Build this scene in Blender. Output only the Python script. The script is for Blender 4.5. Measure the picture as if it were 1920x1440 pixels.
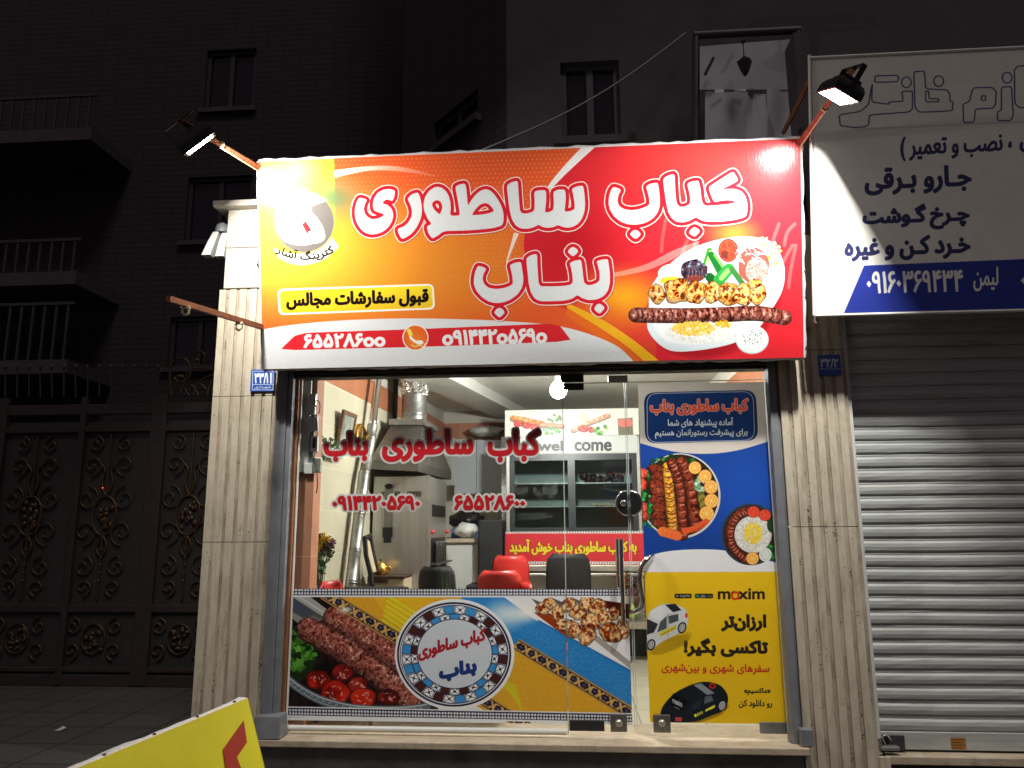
import bpy, bmesh, math, random
import numpy as np
from mathutils import Vector, Matrix

# ------------------------------------------------------------------ camera, world, exposure
SC = bpy.context.scene
COL = SC.collection
for _o in list(bpy.data.objects):
    bpy.data.objects.remove(_o)
R = math.radians
F = 1442.0                                   # focal length in pixels of a 1920 wide frame
CAM = Vector((0.0, -4.7, 1.5))
ROT = Matrix.Rotation(R(4.4), 3, 'Z') @ Matrix.Rotation(R(100.6), 3, 'X') @ Matrix.Rotation(R(-0.3), 3, 'Z')
_cd = bpy.data.cameras.new('camera')
_cd.sensor_fit = 'HORIZONTAL'; _cd.sensor_width = 36.0; _cd.lens = 36.0 * F / 1920.0
_cd.clip_start = 0.05; _cd.clip_end = 500.0
CO = bpy.data.objects.new('camera', _cd)
COL.objects.link(CO)
CO.location = CAM; CO.rotation_euler = ROT.to_euler()
SC.camera = CO
WORLD = bpy.data.worlds.new('World'); SC.world = WORLD; WORLD.use_nodes = True
_wn = WORLD.node_tree; _bg = _wn.nodes['Background']
_sk = _wn.nodes.new('ShaderNodeTexSky'); _sk.sky_type = 'NISHITA'; _sk.sun_disc = False
_sk.sun_elevation = R(-4.0); _sk.sun_rotation = R(200)
_mx = _wn.nodes.new('ShaderNodeMix'); _mx.data_type = 'RGBA'; _mx.blend_type = 'ADD'; _mx.inputs[0].default_value = 1.0
_mx.inputs[7].default_value = (0.50, 0.36, 0.47, 1)          # sodium-tinted city night sky
_wn.links.new(_sk.outputs[0], _mx.inputs[6]); _wn.links.new(_mx.outputs[2], _bg.inputs[0])
_bg.inputs[1].default_value = 0.13
SC.view_settings.view_transform = 'Standard'; SC.view_settings.look = 'None'
SC.view_settings.exposure = 0.0; SC.view_settings.gamma = 1.0
SC.render.engine = 'CYCLES'
SC.cycles.use_denoising = True
SC.cycles.max_bounces = 10; SC.cycles.diffuse_bounces = 4; SC.cycles.glossy_bounces = 4
SC.cycles.transparent_max_bounces = 16; SC.cycles.transmission_bounces = 6
SC.cycles.sample_clamp_indirect = 12.0; SC.cycles.caustics_reflective = False; SC.cycles.caustics_refractive = False
_sd = bpy.data.lights.new('fill_sun', 'SUN'); _sd.energy = 0.5; _sd.angle = R(14); _sd.color = (1.0, .95, .86)
_so = bpy.data.objects.new('fill_sun', _sd); COL.objects.link(_so)      # added fill standing in for street glow, from high above the street in front
_so.rotation_euler = Vector((-.35, .74, -1.20)).to_track_quat('-Z', 'Y').to_euler()
LAMP_W = 4900.0          # radiance of the two floodlights
BULB_W = 900.0           # radiance of the bulb in the shop

# ------------------------------------------------------------------ photo pixel -> world helpers
def ray(px, py):
    return ROT @ Vector(((px - 960) / F, -(py - 720) / F, -1.0))
def at(px, py, Y):
    d = ray(px, py); return CAM + d * ((Y - CAM.y) / d.y)
def atx(px, py, X):
    d = ray(px, py); return CAM + d * ((X - CAM.x) / d.x)
def atz(px, py, Z):
    d = ray(px, py); return CAM + d * ((Z - CAM.z) / d.z)
def atplane(px, py, p0, n):
    d = ray(px, py); return CAM + d * ((p0 - CAM).dot(n) / d.dot(n))
def proj(p):
    q = ROT.transposed() @ (Vector(p) - CAM)
    return (960 + F * q.x / -q.z, 720 - F * q.y / -q.z)

# ------------------------------------------------------------------ mesh helpers
def V(*a): return Vector(a)
class MB:
    """collects vertices and faces (with a material slot per face and optional uv)"""
    def __init__(s): s.v = []; s.f = []; s.m = []; s.uv = {}; s.sm = set()
    def face(s, pts, mi=0, uv=None, smooth=False):
        b = len(s.v); s.v += [Vector(p) for p in pts]
        s.f.append(tuple(range(b, b + len(pts)))); s.m.append(mi)
        if uv: s.uv[len(s.f) - 1] = uv
        if smooth: s.sm.add(len(s.f) - 1)
    def grid(s, rows, mi=0, smooth=True, close_u=False, close_v=False, uv=False):
        b = len(s.v); n = len(rows); m = len(rows[0])
        for r in rows: s.v += [Vector(p) for p in r]
        for i in range(n if close_v else n - 1):
            for j in range(m if close_u else m - 1):
                i2 = (i + 1) % n; j2 = (j + 1) % m
                s.f.append((b + i * m + j, b + i * m + j2, b + i2 * m + j2, b + i2 * m + j)); s.m.append(mi)
                if smooth: s.sm.add(len(s.f) - 1)
                if uv:
                    u0, u1, v0, v1 = j / (m - 1), (j + 1) / (m - 1), 1 - i / (n - 1), 1 - (i + 1) / (n - 1)
                    s.uv[len(s.f) - 1] = [(u0, v0), (u1, v0), (u1, v1), (u0, v1)]
    def box(s, lo, hi, mi=0, M=None):
        x0, y0, z0 = lo; x1, y1, z1 = hi
        p = [V(x0,y0,z0),V(x1,y0,z0),V(x1,y1,z0),V(x0,y1,z0),V(x0,y0,z1),V(x1,y0,z1),V(x1,y1,z1),V(x0,y1,z1)]
        if M: p = [M @ q for q in p]
        b = len(s.v); s.v += p
        for f in ((0,3,2,1),(4,5,6,7),(0,1,5,4),(1,2,6,5),(2,3,7,6),(3,0,4,7)):
            s.f.append(tuple(b + i for i in f)); s.m.append(mi)
    def hexa(s, p, mi=0):
        b = len(s.v); s.v += [Vector(q) for q in p]
        for f in ((0,3,2,1),(4,5,6,7),(0,1,5,4),(1,2,6,5),(2,3,7,6),(3,0,4,7)):
            s.f.append(tuple(b + i for i in f)); s.m.append(mi)
    def prism(s, poly, vec, mi=0):
        """poly: list of 3D points, extruded along vec"""
        n = len(poly); b = len(s.v); vec = Vector(vec)
        s.v += [Vector(p) for p in poly] + [Vector(p) + vec for p in poly]
        s.f.append(tuple(b + i for i in range(n))); s.m.append(mi)
        s.f.append(tuple(b + n + i for i in reversed(range(n)))); s.m.append(mi)
        for i in range(n):
            j = (i + 1) % n
            s.f.append((b + i, b + n + i, b + n + j, b + j)); s.m.append(mi)
    def tube(s, path, r, n=10, mi=0, caps=True, smooth=True):
        path = [Vector(p) for p in path]
        rs = r if isinstance(r, (list, tuple)) else [r] * len(path)
        rows = []; prev = None
        for i, p in enumerate(path):
            t = (path[min(i + 1, len(path) - 1)] - path[max(i - 1, 0)]).normalized()
            if prev is None:
                a = t.orthogonal().normalized()
            else:
                a = prev - t * prev.dot(t)
                a = a.normalized() if a.length > 1e-6 else t.orthogonal().normalized()
            prev = a; c = t.cross(a)
            rows.append([p + (a * math.cos(2 * math.pi * k / n) + c * math.sin(2 * math.pi * k / n)) * rs[i] for k in range(n)])
        s.grid(rows, mi, smooth, close_u=True)
        if caps:
            s.face(list(reversed(rows[0])), mi); s.face(rows[-1], mi)
    def lathe(s, o, prof, n=20, mi=0, axis=None, smooth=True, ang=2 * math.pi):
        o = Vector(o); q = (axis or V(0,0,1)).to_track_quat('Z', 'Y')
        rows = [[o + q @ V(r * math.cos(2*math.pi*k/n), r * math.sin(2*math.pi*k/n), z) for k in range(n)] for r, z in prof]
        s.grid(rows, mi, smooth, close_u=True)
        if prof[0][0] > 1e-4: s.face(list(reversed(rows[0])), mi)
        if prof[-1][0] > 1e-4: s.face(rows[-1], mi)
    def blob(s, c, r, seed=0, n=8, jit=.15, mi=0):
        rnd = random.Random(seed); c = Vector(c)
        rr = r if isinstance(r, (list, tuple)) else (r, r, r)
        rows = []
        for i in range(n + 1):
            th = math.pi * i / n; row = []
            for k in range(n * 2):
                ph = math.pi * k / n; j = 1 + rnd.uniform(-jit, jit) if 0 < i < n else 1
                row.append(c + V(rr[0]*math.sin(th)*math.cos(ph)*j, rr[1]*math.sin(th)*math.sin(ph)*j, rr[2]*math.cos(th)*j))
            rows.append(row)
        s.grid(rows, mi, True, close_u=True)
    def build(s, name, mats, parent=None, base=None, bevel=0.0):
        me = bpy.data.meshes.new(name)
        off = Vector(base) if base is not None else (Vector(parent['_w']) if parent is not None and '_w' in parent else V(0,0,0))
        me.from_pydata([tuple(p - off) for p in s.v], [], s.f)
        if s.uv:
            ul = me.uv_layers.new(name='uv')
            for fi, uv in s.uv.items():
                for k, li in enumerate(me.polygons[fi].loop_indices): ul.data[li].uv = uv[k]
        if not isinstance(mats, (list, tuple)): mats = [mats]
        for m in mats: me.materials.append(m)
        for i, p in enumerate(me.polygons):
            p.material_index = s.m[i]; p.use_smooth = i in s.sm
        me.update()
        o = bpy.data.objects.new(name, me); COL.objects.link(o)
        if parent is not None: o.parent = parent; o['_w'] = tuple(off)
        else: o.location = off; o['_w'] = tuple(off)
        if bevel:
            md = o.modifiers.new('bevel', 'BEVEL'); md.width = bevel; md.segments = 2; md.limit_method = 'ANGLE'; md.angle_limit = R(40)
        return o
def tag(o, label, cat, group=None, kind=None):
    if label: o['label'] = label
    if cat: o['category'] = cat
    if group: o['group'] = group
    if kind: o['kind'] = kind
    return o
def thing(name, label, cat, loc, group=None):
    o = bpy.data.objects.new(name, None); COL.objects.link(o); o.empty_display_size = .05
    o.location = loc; o['_w'] = tuple(loc)
    return tag(o, label, cat, group)
def dup(root, loc, rotz=0.0, label=None, scale=None):
    c = root.copy(); COL.objects.link(c); c.location = loc; c.rotation_euler = (0, 0, rotz)
    if scale: c.scale = scale
    if label: c['label'] = label
    for ch in list(root.children):
        d = ch.copy(); COL.objects.link(d); d.parent = c
        for g in list(ch.children):
            e = g.copy(); COL.objects.link(e); e.parent = d
    return c

# ------------------------------------------------------------------ materials
def mat(name, col, rough=.6, metal=0.0, var=0.0, vscale=6.0, bump=0.0, bscale=60.0, spec=.5, col2=None, stretch=(1,1,1),
        coat=0.0, rvar=0.0, detail=6.0, trans=0.0):
    m = bpy.data.materials.new(name); m.use_nodes = True; nt = m.node_tree; b = nt.nodes['Principled BSDF']
    b.inputs['Base Color'].default_value = (*col, 1); b.inputs['Roughness'].default_value = rough
    b.inputs['Metallic'].default_value = metal; b.inputs['Specular IOR Level'].default_value = spec
    b.inputs['Coat Weight'].default_value = coat
    if trans: b.inputs['Transmission Weight'].default_value = trans
    if var or bump or rvar:
        tc = nt.nodes.new('ShaderNodeTexCoord'); mp = nt.nodes.new('ShaderNodeMapping')
        mp.inputs['Scale'].default_value = stretch
        nt.links.new(tc.outputs['Object'], mp.inputs[0])
    if var or rvar:
        n = nt.nodes.new('ShaderNodeTexNoise'); n.inputs['Scale'].default_value = vscale; n.inputs['Detail'].default_value = detail
        n.inputs['Roughness'].default_value = .65
        nt.links.new(mp.outputs[0], n.inputs[0])
        if var:
            cr = nt.nodes.new('ShaderNodeValToRGB')
            c2 = col2 or tuple(c * (1 - var) for c in col)
            cr.color_ramp.elements[0].position = .32; cr.color_ramp.elements[1].position = .68
            cr.color_ramp.elements[0].color = (*c2, 1); cr.color_ramp.elements[1].color = (*col, 1)
            nt.links.new(n.outputs['Fac'], cr.inputs[0]); nt.links.new(cr.outputs[0], b.inputs['Base Color'])
        if rvar:
            mr = nt.nodes.new('ShaderNodeMapRange'); mr.inputs[3].default_value = max(rough - rvar, .02); mr.inputs[4].default_value = min(rough + rvar, 1)
            nt.links.new(n.outputs['Fac'], mr.inputs[0]); nt.links.new(mr.outputs[0], b.inputs['Roughness'])
    if bump:
        n2 = nt.nodes.new('ShaderNodeTexNoise'); n2.inputs['Scale'].default_value = bscale; n2.inputs['Detail'].default_value = 5
        nt.links.new(mp.outputs[0], n2.inputs[0])
        bp = nt.nodes.new('ShaderNodeBump'); bp.inputs['Strength'].default_value = bump; bp.inputs['Distance'].default_value = .01
        nt.links.new(n2.outputs['Fac'], bp.inputs['Height']); nt.links.new(bp.outputs[0], b.inputs['Normal'])
    return m
def srgb(r, g, b):
    f = lambda c: (c / 255 / 12.92) if c / 255 <= .04045 else ((c / 255 + .055) / 1.055) ** 2.4
    return (f(r), f(g), f(b))
def emit(name, col, s):
    m = bpy.data.materials.new(name); m.use_nodes = True; nt = m.node_tree; nt.nodes.clear()
    e = nt.nodes.new('ShaderNodeEmission'); o = nt.nodes.new('ShaderNodeOutputMaterial')
    e.inputs[0].default_value = (*col, 1); e.inputs[1].default_value = s
    nt.links.new(e.outputs[0], o.inputs[0]); return m
def glassmat(name, tint=(.96, .98, .97), refl=1.0, rough=0.0):
    m = bpy.data.materials.new(name); m.use_nodes = True; nt = m.node_tree; nt.nodes.clear()
    t = nt.nodes.new('ShaderNodeBsdfTransparent'); t.inputs[0].default_value = (*tint, 1)
    g = nt.nodes.new('ShaderNodeBsdfGlossy'); g.inputs['Roughness'].default_value = rough
    lw = nt.nodes.new('ShaderNodeFresnel'); lw.inputs[0].default_value = 1.45
    mu = nt.nodes.new('ShaderNodeMath'); mu.operation = 'MULTIPLY'; mu.inputs[1].default_value = refl
    mx = nt.nodes.new('ShaderNodeMixShader'); o = nt.nodes.new('ShaderNodeOutputMaterial')
    ge = nt.nodes.new('ShaderNodeNewGeometry'); iv = nt.nodes.new('ShaderNodeMath'); iv.operation = 'MULTIPLY_ADD'; iv.inputs[1].default_value = -refl; iv.inputs[2].default_value = refl
    nt.links.new(ge.outputs['Backfacing'], iv.inputs[0]); nt.links.new(iv.outputs[0], mu.inputs[1])     # the far skin of a pane adds no mirror of its own
    nt.links.new(lw.outputs[0], mu.inputs[0]); nt.links.new(mu.outputs[0], mx.inputs[0])
    nt.links.new(t.outputs[0], mx.inputs[1]); nt.links.new(g.outputs[0], mx.inputs[2]); nt.links.new(mx.outputs[0], o.inputs[0])
    return m
def tilemat(name, col, col2, grout, sx, sz, axis='YZ', rough=.25, grw=.006, bump=.3):
    """glazed tiles laid in object space"""
    m = bpy.data.materials.new(name); m.use_nodes = True; nt = m.node_tree; b = nt.nodes['Principled BSDF']
    tc = nt.nodes.new('ShaderNodeTexCoord'); sp = nt.nodes.new('ShaderNodeSeparateXYZ'); cb = nt.nodes.new('ShaderNodeCombineXYZ')
    nt.links.new(tc.outputs['Object'], sp.inputs[0])
    ix = {'X': 0, 'Y': 1, 'Z': 2}
    nt.links.new(sp.outputs[ix[axis[0]]], cb.inputs[0]); nt.links.new(sp.outputs[ix[axis[1]]], cb.inputs[1])
    br = nt.nodes.new('ShaderNodeTexBrick'); br.offset = 0.0; br.inputs['Scale'].default_value = 1.0
    br.inputs['Brick Width'].default_value = sx; br.inputs['Row Height'].default_value = sz; br.inputs['Mortar Size'].default_value = grw
    br.inputs['Color1'].default_value = (*col, 1); br.inputs['Color2'].default_value = (*col2, 1); br.inputs['Mortar'].default_value = (*grout, 1)
    nt.links.new(cb.outputs[0], br.inputs[0])
    n = nt.nodes.new('ShaderNodeTexNoise'); n.inputs['Scale'].default_value = 5; n.inputs['Detail'].default_value = 8
    nt.links.new(tc.outputs['Object'], n.inputs[0])
    mr = nt.nodes.new('ShaderNodeMapRange'); mr.inputs[3].default_value = .82; mr.inputs[4].default_value = 1.1
    nt.links.new(n.outputs['Fac'], mr.inputs[0])
    mu = nt.nodes.new('ShaderNodeMix'); mu.data_type = 'RGBA'; mu.blend_type = 'MULTIPLY'; mu.inputs[0].default_value = 1
    nt.links.new(br.outputs['Color'], mu.inputs[6]); nt.links.new(mr.outputs[0], mu.inputs[7]); nt.links.new(mu.outputs[2], b.inputs['Base Color'])
    b.inputs['Roughness'].default_value = rough
    bp = nt.nodes.new('ShaderNodeBump'); bp.inputs['Strength'].default_value = bump; bp.inputs['Distance'].default_value = .004; bp.invert = True
    nt.links.new(br.outputs['Fac'], bp.inputs['Height']); nt.links.new(bp.outputs[0], b.inputs['Normal'])
    return m
def stonemat(name, col, col2, pit=.5, dirt=.5, vein=(1, 1, 5)):
    """travertine: long veins, pits, brown dirt"""
    m = bpy.data.materials.new(name); m.use_nodes = True; nt = m.node_tree; b = nt.nodes['Principled BSDF']
    N = nt.nodes.new; L = nt.links.new
    tc = N('ShaderNodeTexCoord'); mp = N('ShaderNodeMapping'); mp.inputs['Scale'].default_value = vein
    L(tc.outputs['Object'], mp.inputs[0])
    n = N('ShaderNodeTexNoise'); n.inputs['Scale'].default_value = 3.5; n.inputs['Detail'].default_value = 10; n.inputs['Roughness'].default_value = .68; n.inputs['Distortion'].default_value = .6
    L(mp.outputs[0], n.inputs[0])
    cr = N('ShaderNodeValToRGB'); cr.color_ramp.elements[0].position = .3; cr.color_ramp.elements[0].color = (*col2, 1)
    cr.color_ramp.elements[1].position = .62; cr.color_ramp.elements[1].color = (*col, 1); L(n.outputs['Fac'], cr.inputs[0])
    # dirt, heavier in patches
    mp2 = N('ShaderNodeMapping'); mp2.inputs['Scale'].default_value = (9, 9, 1.6); L(tc.outputs['Object'], mp2.inputs[0])
    d = N('ShaderNodeTexNoise'); d.inputs['Scale'].default_value = 1.6; d.inputs['Detail'].default_value = 9; d.inputs['Roughness'].default_value = .7; L(mp2.outputs[0], d.inputs[0])
    dr = N('ShaderNodeMapRange'); dr.inputs[1].default_value = .52; dr.inputs[2].default_value = .78; dr.inputs[4].default_value = dirt; L(d.outputs['Fac'], dr.inputs[0])
    mx = N('ShaderNodeMix'); mx.data_type = 'RGBA'; mx.inputs[7].default_value = (.16, .11, .07, 1); L(dr.outputs[0], mx.inputs[0]); L(cr.outputs[0], mx.inputs[6])
    # pits
    v = N('ShaderNodeTexVoronoi'); v.inputs['Scale'].default_value = 60; L(tc.outputs['Object'], v.inputs[0])
    pn = N('ShaderNodeTexNoise'); pn.inputs['Scale'].default_value = 4; L(mp2.outputs[0], pn.inputs[0])
    pm = N('ShaderNodeMapRange'); pm.inputs[1].default_value = .45; pm.inputs[2].default_value = .75; pm.inputs[3].default_value = 0; pm.inputs[4].default_value = .38 * pit + .05; L(pn.outputs['Fac'], pm.inputs[0])
    lt = N('ShaderNodeMath'); lt.operation = 'LESS_THAN'; L(v.outputs['Distance'], lt.inputs[0]); L(pm.outputs[0], lt.inputs[1])
    mx2 = N('ShaderNodeMix'); mx2.data_type = 'RGBA'; mx2.inputs[7].default_value = (.05, .035, .025, 1)
    sc = N('ShaderNodeMath'); sc.operation = 'MULTIPLY'; sc.inputs[1].default_value = .8; L(lt.outputs[0], sc.inputs[0]); L(sc.outputs[0], mx2.inputs[0]); L(mx.outputs[2], mx2.inputs[6])
    L(mx2.outputs[2], b.inputs['Base Color']); b.inputs['Roughness'].default_value = .62
    bp = N('ShaderNodeBump'); bp.inputs['Strength'].default_value = .35; bp.inputs['Distance'].default_value = .01
    sb = N('ShaderNodeMath'); sb.operation = 'SUBTRACT'; L(n.outputs['Fac'], sb.inputs[0]); L(lt.outputs[0], sb.inputs[1]); L(sb.outputs[0], bp.inputs['Height']); L(bp.outputs[0], b.inputs['Normal'])
    return m
# ------------------------------------------------------------------ raster painter (prints are computed here, nothing is loaded)
def raster(polys, W, H, ss=3):
    """anti-aliased non-zero fill of closed polygons; returns (y0,y1,x0,x1,mask)"""
    polys = [np.asarray(p, float) for p in polys if len(p) > 2]
    if not polys: return None
    al = np.concatenate(polys)
    x0 = max(int(math.floor(al[:, 0].min())) - 1, 0); x1 = min(int(math.ceil(al[:, 0].max())) + 1, W)
    y0 = max(int(math.floor(al[:, 1].min())) - 1, 0); y1 = min(int(math.ceil(al[:, 1].max())) + 1, H)
    if x1 <= x0 or y1 <= y0: return None
    A = np.concatenate(polys); B = np.concatenate([np.roll(p, -1, 0) for p in polys])
    A = (A - (x0, y0)) * ss; B = (B - (x0, y0)) * ss
    w = (x1 - x0) * ss; h = (y1 - y0) * ss
    sg = np.where(B[:, 1] > A[:, 1], 1, -1); lo = np.minimum(A[:, 1], B[:, 1]); hi = np.maximum(A[:, 1], B[:, 1])
    r0 = np.clip(np.ceil(lo - .5), 0, h).astype(int); r1 = np.clip(np.ceil(hi - .5), 0, h).astype(int)
    cnt = np.maximum(r1 - r0, 0); tot = int(cnt.sum())
    D = np.zeros((h, w + 1), np.int32)
    if tot:
        e = np.repeat(np.arange(len(A)), cnt)
        rows = np.arange(tot) - np.repeat(np.cumsum(cnt) - cnt, cnt) + r0[e]
        t = (rows + .5 - A[e, 1]) / (B[e, 1] - A[e, 1])
        xs = np.clip(np.ceil(A[e, 0] + t * (B[e, 0] - A[e, 0]) - .5), 0, w).astype(int)
        np.add.at(D, (rows, xs), sg[e])
    M = (np.cumsum(D, 1)[:, :w] != 0).astype(np.float32)
    return y0, y1, x0, x1, M.reshape(y1 - y0, ss, x1 - x0, ss).mean((1, 3))
def strokepolys(line, w, closed=False, caps=True):
    """quads and discs that together cover a stroked line of width w"""
    p = np.asarray(line, float); out = []
    q = np.roll(p, -1, 0) if closed else p[1:]
    a = p if closed else p[:-1]
    for s, e in zip(a, q):
        d = e - s; l = math.hypot(*d)
        if l < 1e-6: continue
        n = np.array((-d[1], d[0])) / l * w / 2
        out.append(np.array([s + n, s - n, e - n, e + n]))
    if caps:
        k = 8 if w < 6 else 14
        c = np.array([(math.cos(-2*math.pi*i/k), math.sin(-2*math.pi*i/k)) for i in range(k)]) * w / 2
        for s in p: out.append(c + s)
    fix = []
    for g in out:
        ar = np.sum(g[:, 0] * np.roll(g[:, 1], -1) - np.roll(g[:, 0], -1) * g[:, 1])
        fix.append(g if ar > 0 else g[::-1])
    return fix
def fbm(W, H, scale, seed=0, octs=4, pers=.55, ax=1.0):
    rng = np.random.default_rng(seed); out = np.zeros((H, W), np.float32); amp = 1; tot = 0
    for o in range(octs):
        gw = max(int(W / scale) + 3, 3); gh = max(int(H / scale / ax) + 3, 3)
        g = rng.random((gh, gw)).astype(np.float32)
        yy = np.arange(H) / (scale * ax); xx = np.arange(W) / scale
        yy = np.minimum(yy, gh - 2.001); xx = np.minimum(xx, gw - 2.001)
        yi = yy.astype(int); xi = xx.astype(int); fy = (yy - yi)[:, None]; fx = (xx - xi)[None]
        fy = fy * fy * (3 - 2 * fy); fx = fx * fx * (3 - 2 * fx)
        a = g[yi][:, xi]; b = g[yi][:, xi + 1]; c = g[yi + 1][:, xi]; d = g[yi + 1][:, xi + 1]
        out += amp * ((a * (1 - fx) + b * fx) * (1 - fy) + (c * (1 - fx) + d * fx) * fy); tot += amp
        amp *= pers; scale = max(scale / 2, 1.0)
    return out / tot
def chaikin(p, it=2, k=.22):
    p = np.asarray(p, float)
    for _ in range(it):
        q = np.roll(p, -1, 0); p = np.stack([p * (1 - k) + q * k, p * k + q * (1 - k)], 1).reshape(-1, 2)
    return p
def spline(pts, n=10, closed=False):
    p = [np.asarray(q, float) for q in pts]; out = []; N = len(p)
    for i in range(N if closed else N - 1):
        a, b, c, d = (p[(i - 1) % N], p[i], p[(i + 1) % N], p[(i + 2) % N]) if closed else (p[max(i-1,0)], p[i], p[i+1], p[min(i+2,N-1)])
        for k in range(n):
            t = k / n
            out.append(.5 * (2*b + (c-a)*t + (2*a-5*b+4*c-d)*t*t + (3*b-a-3*c+d)*t**3))
    if not closed: out.append(p[-1])
    return np.array(out)
def ell(cx, cy, rx, ry=None, rot=0, n=40, a0=0, a1=2*math.pi):
    ry = ry or rx; t = np.linspace(a0, a1, n, endpoint=abs(a1 - a0) < 6.28)
    x = rx * np.cos(t); y = ry * np.sin(t); c, s = math.cos(rot), math.sin(rot)
    return np.stack([cx + x*c - y*s, cy + x*s + y*c], 1)
def homog(src, dst):
    A = []; 
    for (x, y), (u, v) in zip(src, dst):
        A.append([x, y, 1, 0, 0, 0, -u*x, -u*y, -u]); A.append([0, 0, 0, x, y, 1, -v*x, -v*y, -v])
    return np.linalg.svd(np.array(A, float))[2][-1].reshape(3, 3)

# ---- Persian lettering: contextual letter forms, then glyph outlines of Blender's own font
_F = {'ا':(0xfe8d,2),'آ':(0xfe81,2),'ب':(0xfe8f,4),'پ':(0xfb56,4),'ت':(0xfe95,4),'ج':(0xfe9d,4),'چ':(0xfb7a,4),'خ':(0xfea5,4),'د':(0xfea9,2),
      'ر':(0xfead,2),'ز':(0xfeaf,2),'س':(0xfeb1,4),'ش':(0xfeb5,4),'ص':(0xfeb9,4),'ط':(0xfec1,4),'ع':(0xfec9,4),'غ':(0xfecd,4),'ف':(0xfed1,4),'ق':(0xfed5,4),
      'ک':(0xfed9,4),'گ':(0xfb92,4),'ل':(0xfedd,4),'م':(0xfee1,4),'ن':(0xfee5,4),'و':(0xfeed,2),'ه':(0xfee9,4),'ی':(0xfbfc,4)}
def shape_fa(s):
    out = []; n = len(s); i = 0
    for i, ch in enumerate(s):
        if ch == '\u200c': continue
        if ch == 'ـ': out.append('\u0640'); continue
        if ch not in _F: out.append({'«': '»', '»': '«', '(': ')', ')': '('}.get(ch, ch)); continue
        base, k = _F[ch]
        pv = s[i-1] if i else ' '; nx = s[i+1] if i + 1 < n else ' '
        jp = pv == 'ـ' or (pv in _F and _F[pv][1] == 4)
        jn = k == 4 and (nx == 'ـ' or nx in _F)
        if ch == 'ک': f = [0xfb8e, 0xfb8f, 0xfb90, 0xfb91]
        else: f = [base, base + 1, base + 2, base + 3]
        out.append(chr(f[(1 if jp else 0) if not jn else (3 if jp else 2)]))
    # reverse for display, keep digit runs in reading order
    r = ''.join(reversed(out)); res = ''; run = ''
    for ch in r:
        if '\u06f0' <= ch <= '\u06f9' or ch.isascii() and ch.isalnum(): run = ch + run
        else: res += run + ch; run = ''
    return res + run
_gc = {}
def glyphs(s):
    if s in _gc: return _gc[s]
    cu = bpy.data.curves.new('lettering', 'FONT'); cu.body = s; cu.resolution_u = 5
    ob = bpy.data.objects.new('lettering', cu); COL.objects.link(ob)
    dg = bpy.context.evaluated_depsgraph_get(); dg.update()
    c2 = ob.evaluated_get(dg).to_curve(dg)
    polys = []
    for sp in c2.splines:
        pts = []
        if sp.type == 'BEZIER':
            bp = sp.bezier_points; n = len(bp)
            for i in range(n):
                a, b = bp[i], bp[(i + 1) % n]
                p0, p1, p2, p3 = (np.array(q[:2]) for q in (a.co, a.handle_right, b.handle_left, b.co))
                for k in range(5):
                    t = k / 5; pts.append((1-t)**3*p0 + 3*(1-t)**2*t*p1 + 3*(1-t)*t*t*p2 + t**3*p3)
        else: pts = [np.array(p.co[:2]) for p in sp.points]
        if len(pts) > 2: polys.append(np.array(pts))
    ob.evaluated_get(dg).to_curve_clear()
    bpy.data.objects.remove(ob); bpy.data.curves.remove(cu)
    _gc[s] = polys
    return polys
def fit(s, x0, y0, x1, y1, slope=0, pad=0, fa=True, shear=0):
    """glyph outlines of s laid into the photo box x0..x1, y0..y1 (y at the box centre when sloped)"""
    P = glyphs(shape_fa(s) if fa else s)
    al = np.concatenate(P); mn = al.min(0); mx = al.max(0)
    x0 += pad; x1 -= pad; y0 += pad; y1 -= pad; xm = (x0 + x1) / 2; out = []
    for p in P:
        q = (p - mn) / (mx - mn); X = x0 + q[:, 0] * (x1 - x0); Y = y1 - q[:, 1] * (y1 - y0)
        out.append(np.stack([X + shear * (y1 - Y), Y + slope * (X - xm)], 1))
    return out
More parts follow.
